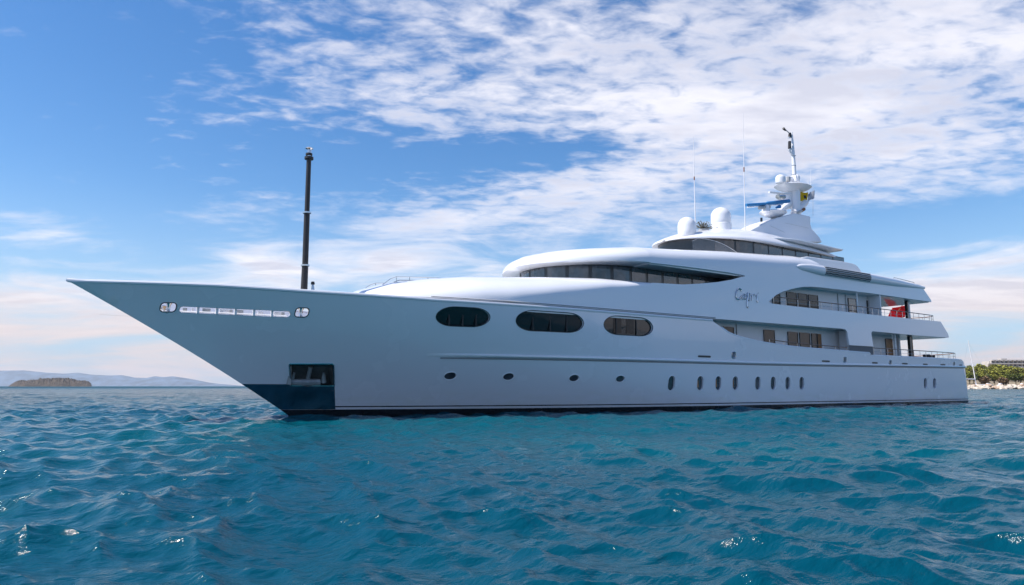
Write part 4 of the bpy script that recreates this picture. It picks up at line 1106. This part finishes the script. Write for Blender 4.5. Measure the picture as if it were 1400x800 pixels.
rng = random.Random(5)
bm_rock = [mat('pale_boulder', (.56, .49, .41), .9, var=.3, vscale=.8, bump=.6, bscale=2), mat('tan_boulder', (.52, .38, .28), .9, var=.3, vscale=.8, bump=.6, bscale=2)]
protos = []
for k in range(6):
    n = 26; mb = MB(); V = []; Fc = []
    prof = [(0.15, -.5), (.75, -.38), (1, -.05), (.9, .3), (.5, .52), (.12, .58)]
    mb.lathe(prof, (0, 0, 0), 9); mb.v = [(x * rng.uniform(.72, 1.25), y * rng.uniform(.72, 1.25), z * rng.uniform(.75, 1.25)) for x, y, z in mb.v]
    o = mb.build('boulder', bm_rock[k % 2 if k < 4 else 0], None, 20); protos.append(o)
used = [False] * 6
for i in range(170):
    k = rng.randrange(6)
    if used[k]: o = protos[k].copy(); COL.objects.link(o)
    else: o = protos[k]; used[k] = True
    px = rng.uniform(1300, 1460) if i < 130 else rng.uniform(1460, 1700); row = rng.random(); d_ = 297 + row * 9; s = rng.uniform(.6, 1.35)
    o.location = far(px, d_, .1 + row * 1.5); o.scale = (s * 1.25, s, s); o.rotation_euler = (rng.uniform(-.4, .4), rng.uniform(-.4, .4), rng.uniform(0, 6.28))
    tag(o, 'rough pale boulder of the breakwater under the trees at the right edge', 'boulder', 'boulders of the breakwater')

# trees
foli = [mat('pine_foliage', (.26, .26, .04), .8, var=.4, vscale=.5), mat('dark_foliage', (.15, .18, .035), .8, var=.4, vscale=.5), mat('dry_foliage', (.20, .13, .07), .85, var=.3, vscale=.5)]
bark = mat('tree_bark', (.12, .085, .06), .9, var=.3)
def tree_mesh(seed, rx, rz, h0, nclump, m):
    rr = random.Random(seed); root = empty('pine_tree')
    tr_ = MB(); tr_.tube([(0, 0, -1), (.15, .1, h0 * .5), (.1, -.1, h0 + rz * .5)], [.28, .2, .1], 7)
    for k in range(5): a = rr.uniform(0, 6.28); tr_.tube([(.1, 0, h0 * .8), (math.cos(a) * rx * .6, math.sin(a) * rx * .6, h0 + rz * .4)], [.12, .04], 5)
    tr_.build('trunk', bark, root)
    cr = MB()
    for c in range(nclump):
        while True:
            p = Vector((rr.uniform(-1, 1), rr.uniform(-1, 1), rr.uniform(-1, 1)))
            if .35 < p.length < 1: break
        cc = Vector((p.x * rx, p.y * rx, h0 + rz * .8 + p.z * rz)); cs = rr.uniform(.45, .95)
        for q in range(26):
            d = Vector((rr.gauss(0, 1), rr.gauss(0, 1), rr.gauss(0, .6))) * cs * .5; c0 = cc + d; a = rr.uniform(0, 6.28); b = rr.uniform(-.9, .9); s = rr.uniform(.16, .34)
            ux = Vector((math.cos(a), math.sin(a), 0)) * s; uy = Vector((-math.sin(a) * math.cos(b), math.cos(a) * math.cos(b), math.sin(b))) * s
            cr.v += [tuple(c0 - ux - uy), tuple(c0 + ux - uy), tuple(c0 + ux + uy), tuple(c0 - ux + uy)]; nn = len(cr.v); cr.f.append((nn - 4, nn - 3, nn - 2, nn - 1))
    me = bpy.data.meshes.new('crown'); me.from_pydata(cr.v, [], cr.f); me.materials.append(m); o = bpy.data.objects.new('crown', me); COL.objects.link(o); o.parent = root
    return root
def copy_tree(o, parent=None):
    c = o.copy(); COL.objects.link(c); c.parent = parent
    for ch in list(o.children): copy_tree(ch, c)
    return c
tp = [tree_mesh(1, 3.4, 2.3, 3.6, 70, foli[0]), tree_mesh(2, 2.9, 2.6, 3.2, 66, foli[1]), tree_mesh(3, 3.8, 2.2, 3.9, 76, foli[0]), tree_mesh(4, 2.4, 1.5, 1.4, 46, foli[2])]
tlab = ['broad yellow-green pine in the wood behind the breakwater', 'dark green rounded tree in the wood behind the breakwater', 'wide flat-topped yellow-green pine in the wood behind the breakwater', 'low brownish bush at the foot of the wood behind the rocks']
usedt = [False] * 4
spots = []
for i in range(95):
    spots.append((rng.uniform(1290, 1500) if i < 70 else rng.uniform(1500, 1760), rng.choice([405, 425, 440, 455, 470, 490, 510]), rng.choice([0, 0, 1, 2, 2]), rng.uniform(.8, 1.15)))
for i in range(34): spots.append((rng.uniform(1192, 1292), rng.choice([405, 430, 455, 480, 510]), rng.choice([0, 1, 2]), rng.uniform(.8, 1.15)))
for px in (1347, 1372, 1410): spots.append((px, 372 + rng.uniform(0, 15), 3, rng.uniform(.9, 1.3)))
for px in (1326, 1332, 1342, 1351, 1360, 1371, 1379, 1389, 1396, 1402, 1412, 1418, 1430, 1440): spots.append((px, 390, rng.choice([0, 1]), rng.uniform(.55, .8)))
for px, d_, k, s in spots:
    if usedt[k]: o = copy_tree(tp[k])
    else: o = tp[k]; usedt[k] = True
    zg = itp(d_, [(330, 1.2), (400, 2.2), (450, 4), (520, 8), (620, 12)]); o.location = far(px, d_, zg - .3); o.scale = (s * 1.08, s * 1.08, s * 1.08 * rng.uniform(.9, 1.12)); o.rotation_euler = (0, 0, rng.uniform(0, 6.28))
    o.name = 'pine_tree' if k in (0, 2) else ('round_tree' if k == 1 else 'bush')
    tag(o, tlab[k], 'tree' if k < 3 else 'bush', ['broad pines on the shore', 'dark trees on the shore', 'flat-topped pines on the shore', 'dry bushes on the shore'][k])

# long white hotel above the trees
hot = tag(empty('hotel', far(1381, 620, 11.6), -ALPHA), 'long white flat-roofed hotel with rows of balconies above the trees', 'building')
hm = mat('hotel_render', (.52, .48, .44), .8, var=.08, vscale=.3); hd = mat('hotel_glass', (.06, .06, .065), .2)
fz_ = fheight(491.5, 620) - 12
LW = 95
MB().box((LW / 2 - 16, 6, fz_ / 2 - .6), (LW, 10, fz_ - 1.2)).build('wall', hm, hot, 0)
for k in range(4):
    zt_ = fz_ - k * 3.1; MB().box((LW / 2 - 16 - (1.8 if k == 1 else 0), 0.6, zt_ - .35), (LW + (0 if k else -3), 3.4, .9 if k else .7)).build('balcony', hm, hot, 0)
for k in range(3):
    for j in range(24):
        xx = -13 + j * 3.9
        if k < 2 and j < 24: MB().box((xx, .95, fz_ - 1.75 - k * 3.1), (2.6, .12, 1.5)).build('window', hd, hot, 0)
for j in range(25): MB().box((-15 + j * 3.9, .2, fz_ - 3.4), (.3, 1.8, 5.6)).build('partition', hm, hot, 0)
MB().box((-2, 4, fz_ + .6), (5, 5, 1.2)).build('roof_hut', hm, hot, 0)

# moored sailing yacht beyond the stern
sd = 322
sx, sy, _ = far(1335, sd)
sb_ = tag(empty('sailing_boat', (sx, sy, 0), math.pi - ALPHA + .1), 'white sailing boat with a tall raked mast moored by the breakwater behind the stern', 'sailing boat')
g = []
for u in np.linspace(0, 1, 14):
    xx = -9 + 17 * u; w = 2.2 * math.sin(math.pi * min(1, .18 + .82 * (1 - u))) ** .7 if u < 1 else .02; zt_ = 1.3 + .35 * u * u
    g.append([(xx + .8 * u * k / 6, (w + .02) * math.sin(math.pi / 2 * min(1, .35 + k / 6)) * s_, -.3 + (zt_ + .3) * k / 6) for s_, ks in ((-1, range(6, -1, -1)), (1, range(0, 7))) for k in ks])
loft(g, True, True).build('hull', M['paint2'], sb_, 40)
mh = fheight(465, sd)
MB().tube([(0, 0, 1), (1.0, 0, mh * .5), (2.2, 0, mh)], [.22, .18, .12], 8).build('mast', M['paint2'], sb_)
MB().tube([(.1, 0, fheight(518.5, sd)), (5.6, 0, fheight(518.2, sd))], .26, 8).build('boom', M['whitecloth'], sb_)
MB().box((-1.5, 0, 1.75), (5, 2.2, .7)).build('cabin', M['paint2'], sb_, bevel=.15)
MB().tube([(2.1, 0, mh * .98), (8.0, 0, 1.6)], .02, 4).build('stay', M['steel'], sb_); MB().tube([(2.1, 0, mh * .95), (-8.6, 0, 1.5)], .02, 4).build('stay', M['steel'], sb_)
for s_ in (-1, 1): MB().tube([(1.5, 0, mh * .8), (0.2, s_ * 1.9, 1.4)], .015, 4).build('stay', M['steel'], sb_)
MB().tube([(1.0, -.9, mh * .55), (1.0, .9, mh * .55)], .05, 5).build('spreader', M['paint2'], sb_)
# small motor boats behind the rocks
def motor_boat():
    t = empty('motor_boat'); g = []
    for u in np.linspace(0, 1, 9):
        w = 1.1 * (1 - u ** 3) + .03; g.append([(-3 + 6 * u, -w, 1.0 + .3 * u), (-3 + 6 * u, -w * .8, -.2), (-3 + 6 * u, w * .8, -.2), (-3 + 6 * u, w, 1.0 + .3 * u)])
    loft(g, True, True).build('hull', M['paint2'], t, 40)
    MB().box((-.2, 0, 1.7), (2.2, 1.7, .9), 0, 0).build('cabin', M['paint2'], t, bevel=.2); MB().box((.0, 0, 1.75), (2.26, 1.76, .3)).build('windscreen', M['glass'], t, 0)
    return t
mbt = motor_boat()
for i, (px, lab) in enumerate([(1352, 'small white cabin boat nearest the sailing boat mast, behind the breakwater'), (1368, 'small white cabin boat in the middle of the three behind the breakwater'), (1397, 'small white cabin boat behind the breakwater at the photo\'s right edge')]):
    o = mbt if i == 0 else copy_tree(mbt); o.location = far(px, 318 + i, 1.25); o.scale = (.62, .62, .62); o.rotation_euler = (0, 0, -ALPHA + .5 * i); tag(o, lab, 'boat', 'small boats behind the breakwater')

# ---------------------------------------------------------------- air
hzm = bpy.data.materials.new('sea_haze'); hzm.use_nodes = True; N = NT(hzm.node_tree); N.n.clear()
o_ = N.new('ShaderNodeOutputMaterial'); pv = N.new('ShaderNodeVolumePrincipled'); pv.inputs['Color'].default_value = (.80, .88, 1.0, 1); pv.inputs['Density'].default_value = .00006; pv.inputs['Anisotropy'].default_value = .2
N.l.new(pv.outputs[0], o_.inputs['Volume'])
hb_ = MB().box((CAM[0], CAM[1], 110), (22000, 22000, 230)).build('haze', hzm, None, 0); tag(hb_, kind='stuff')
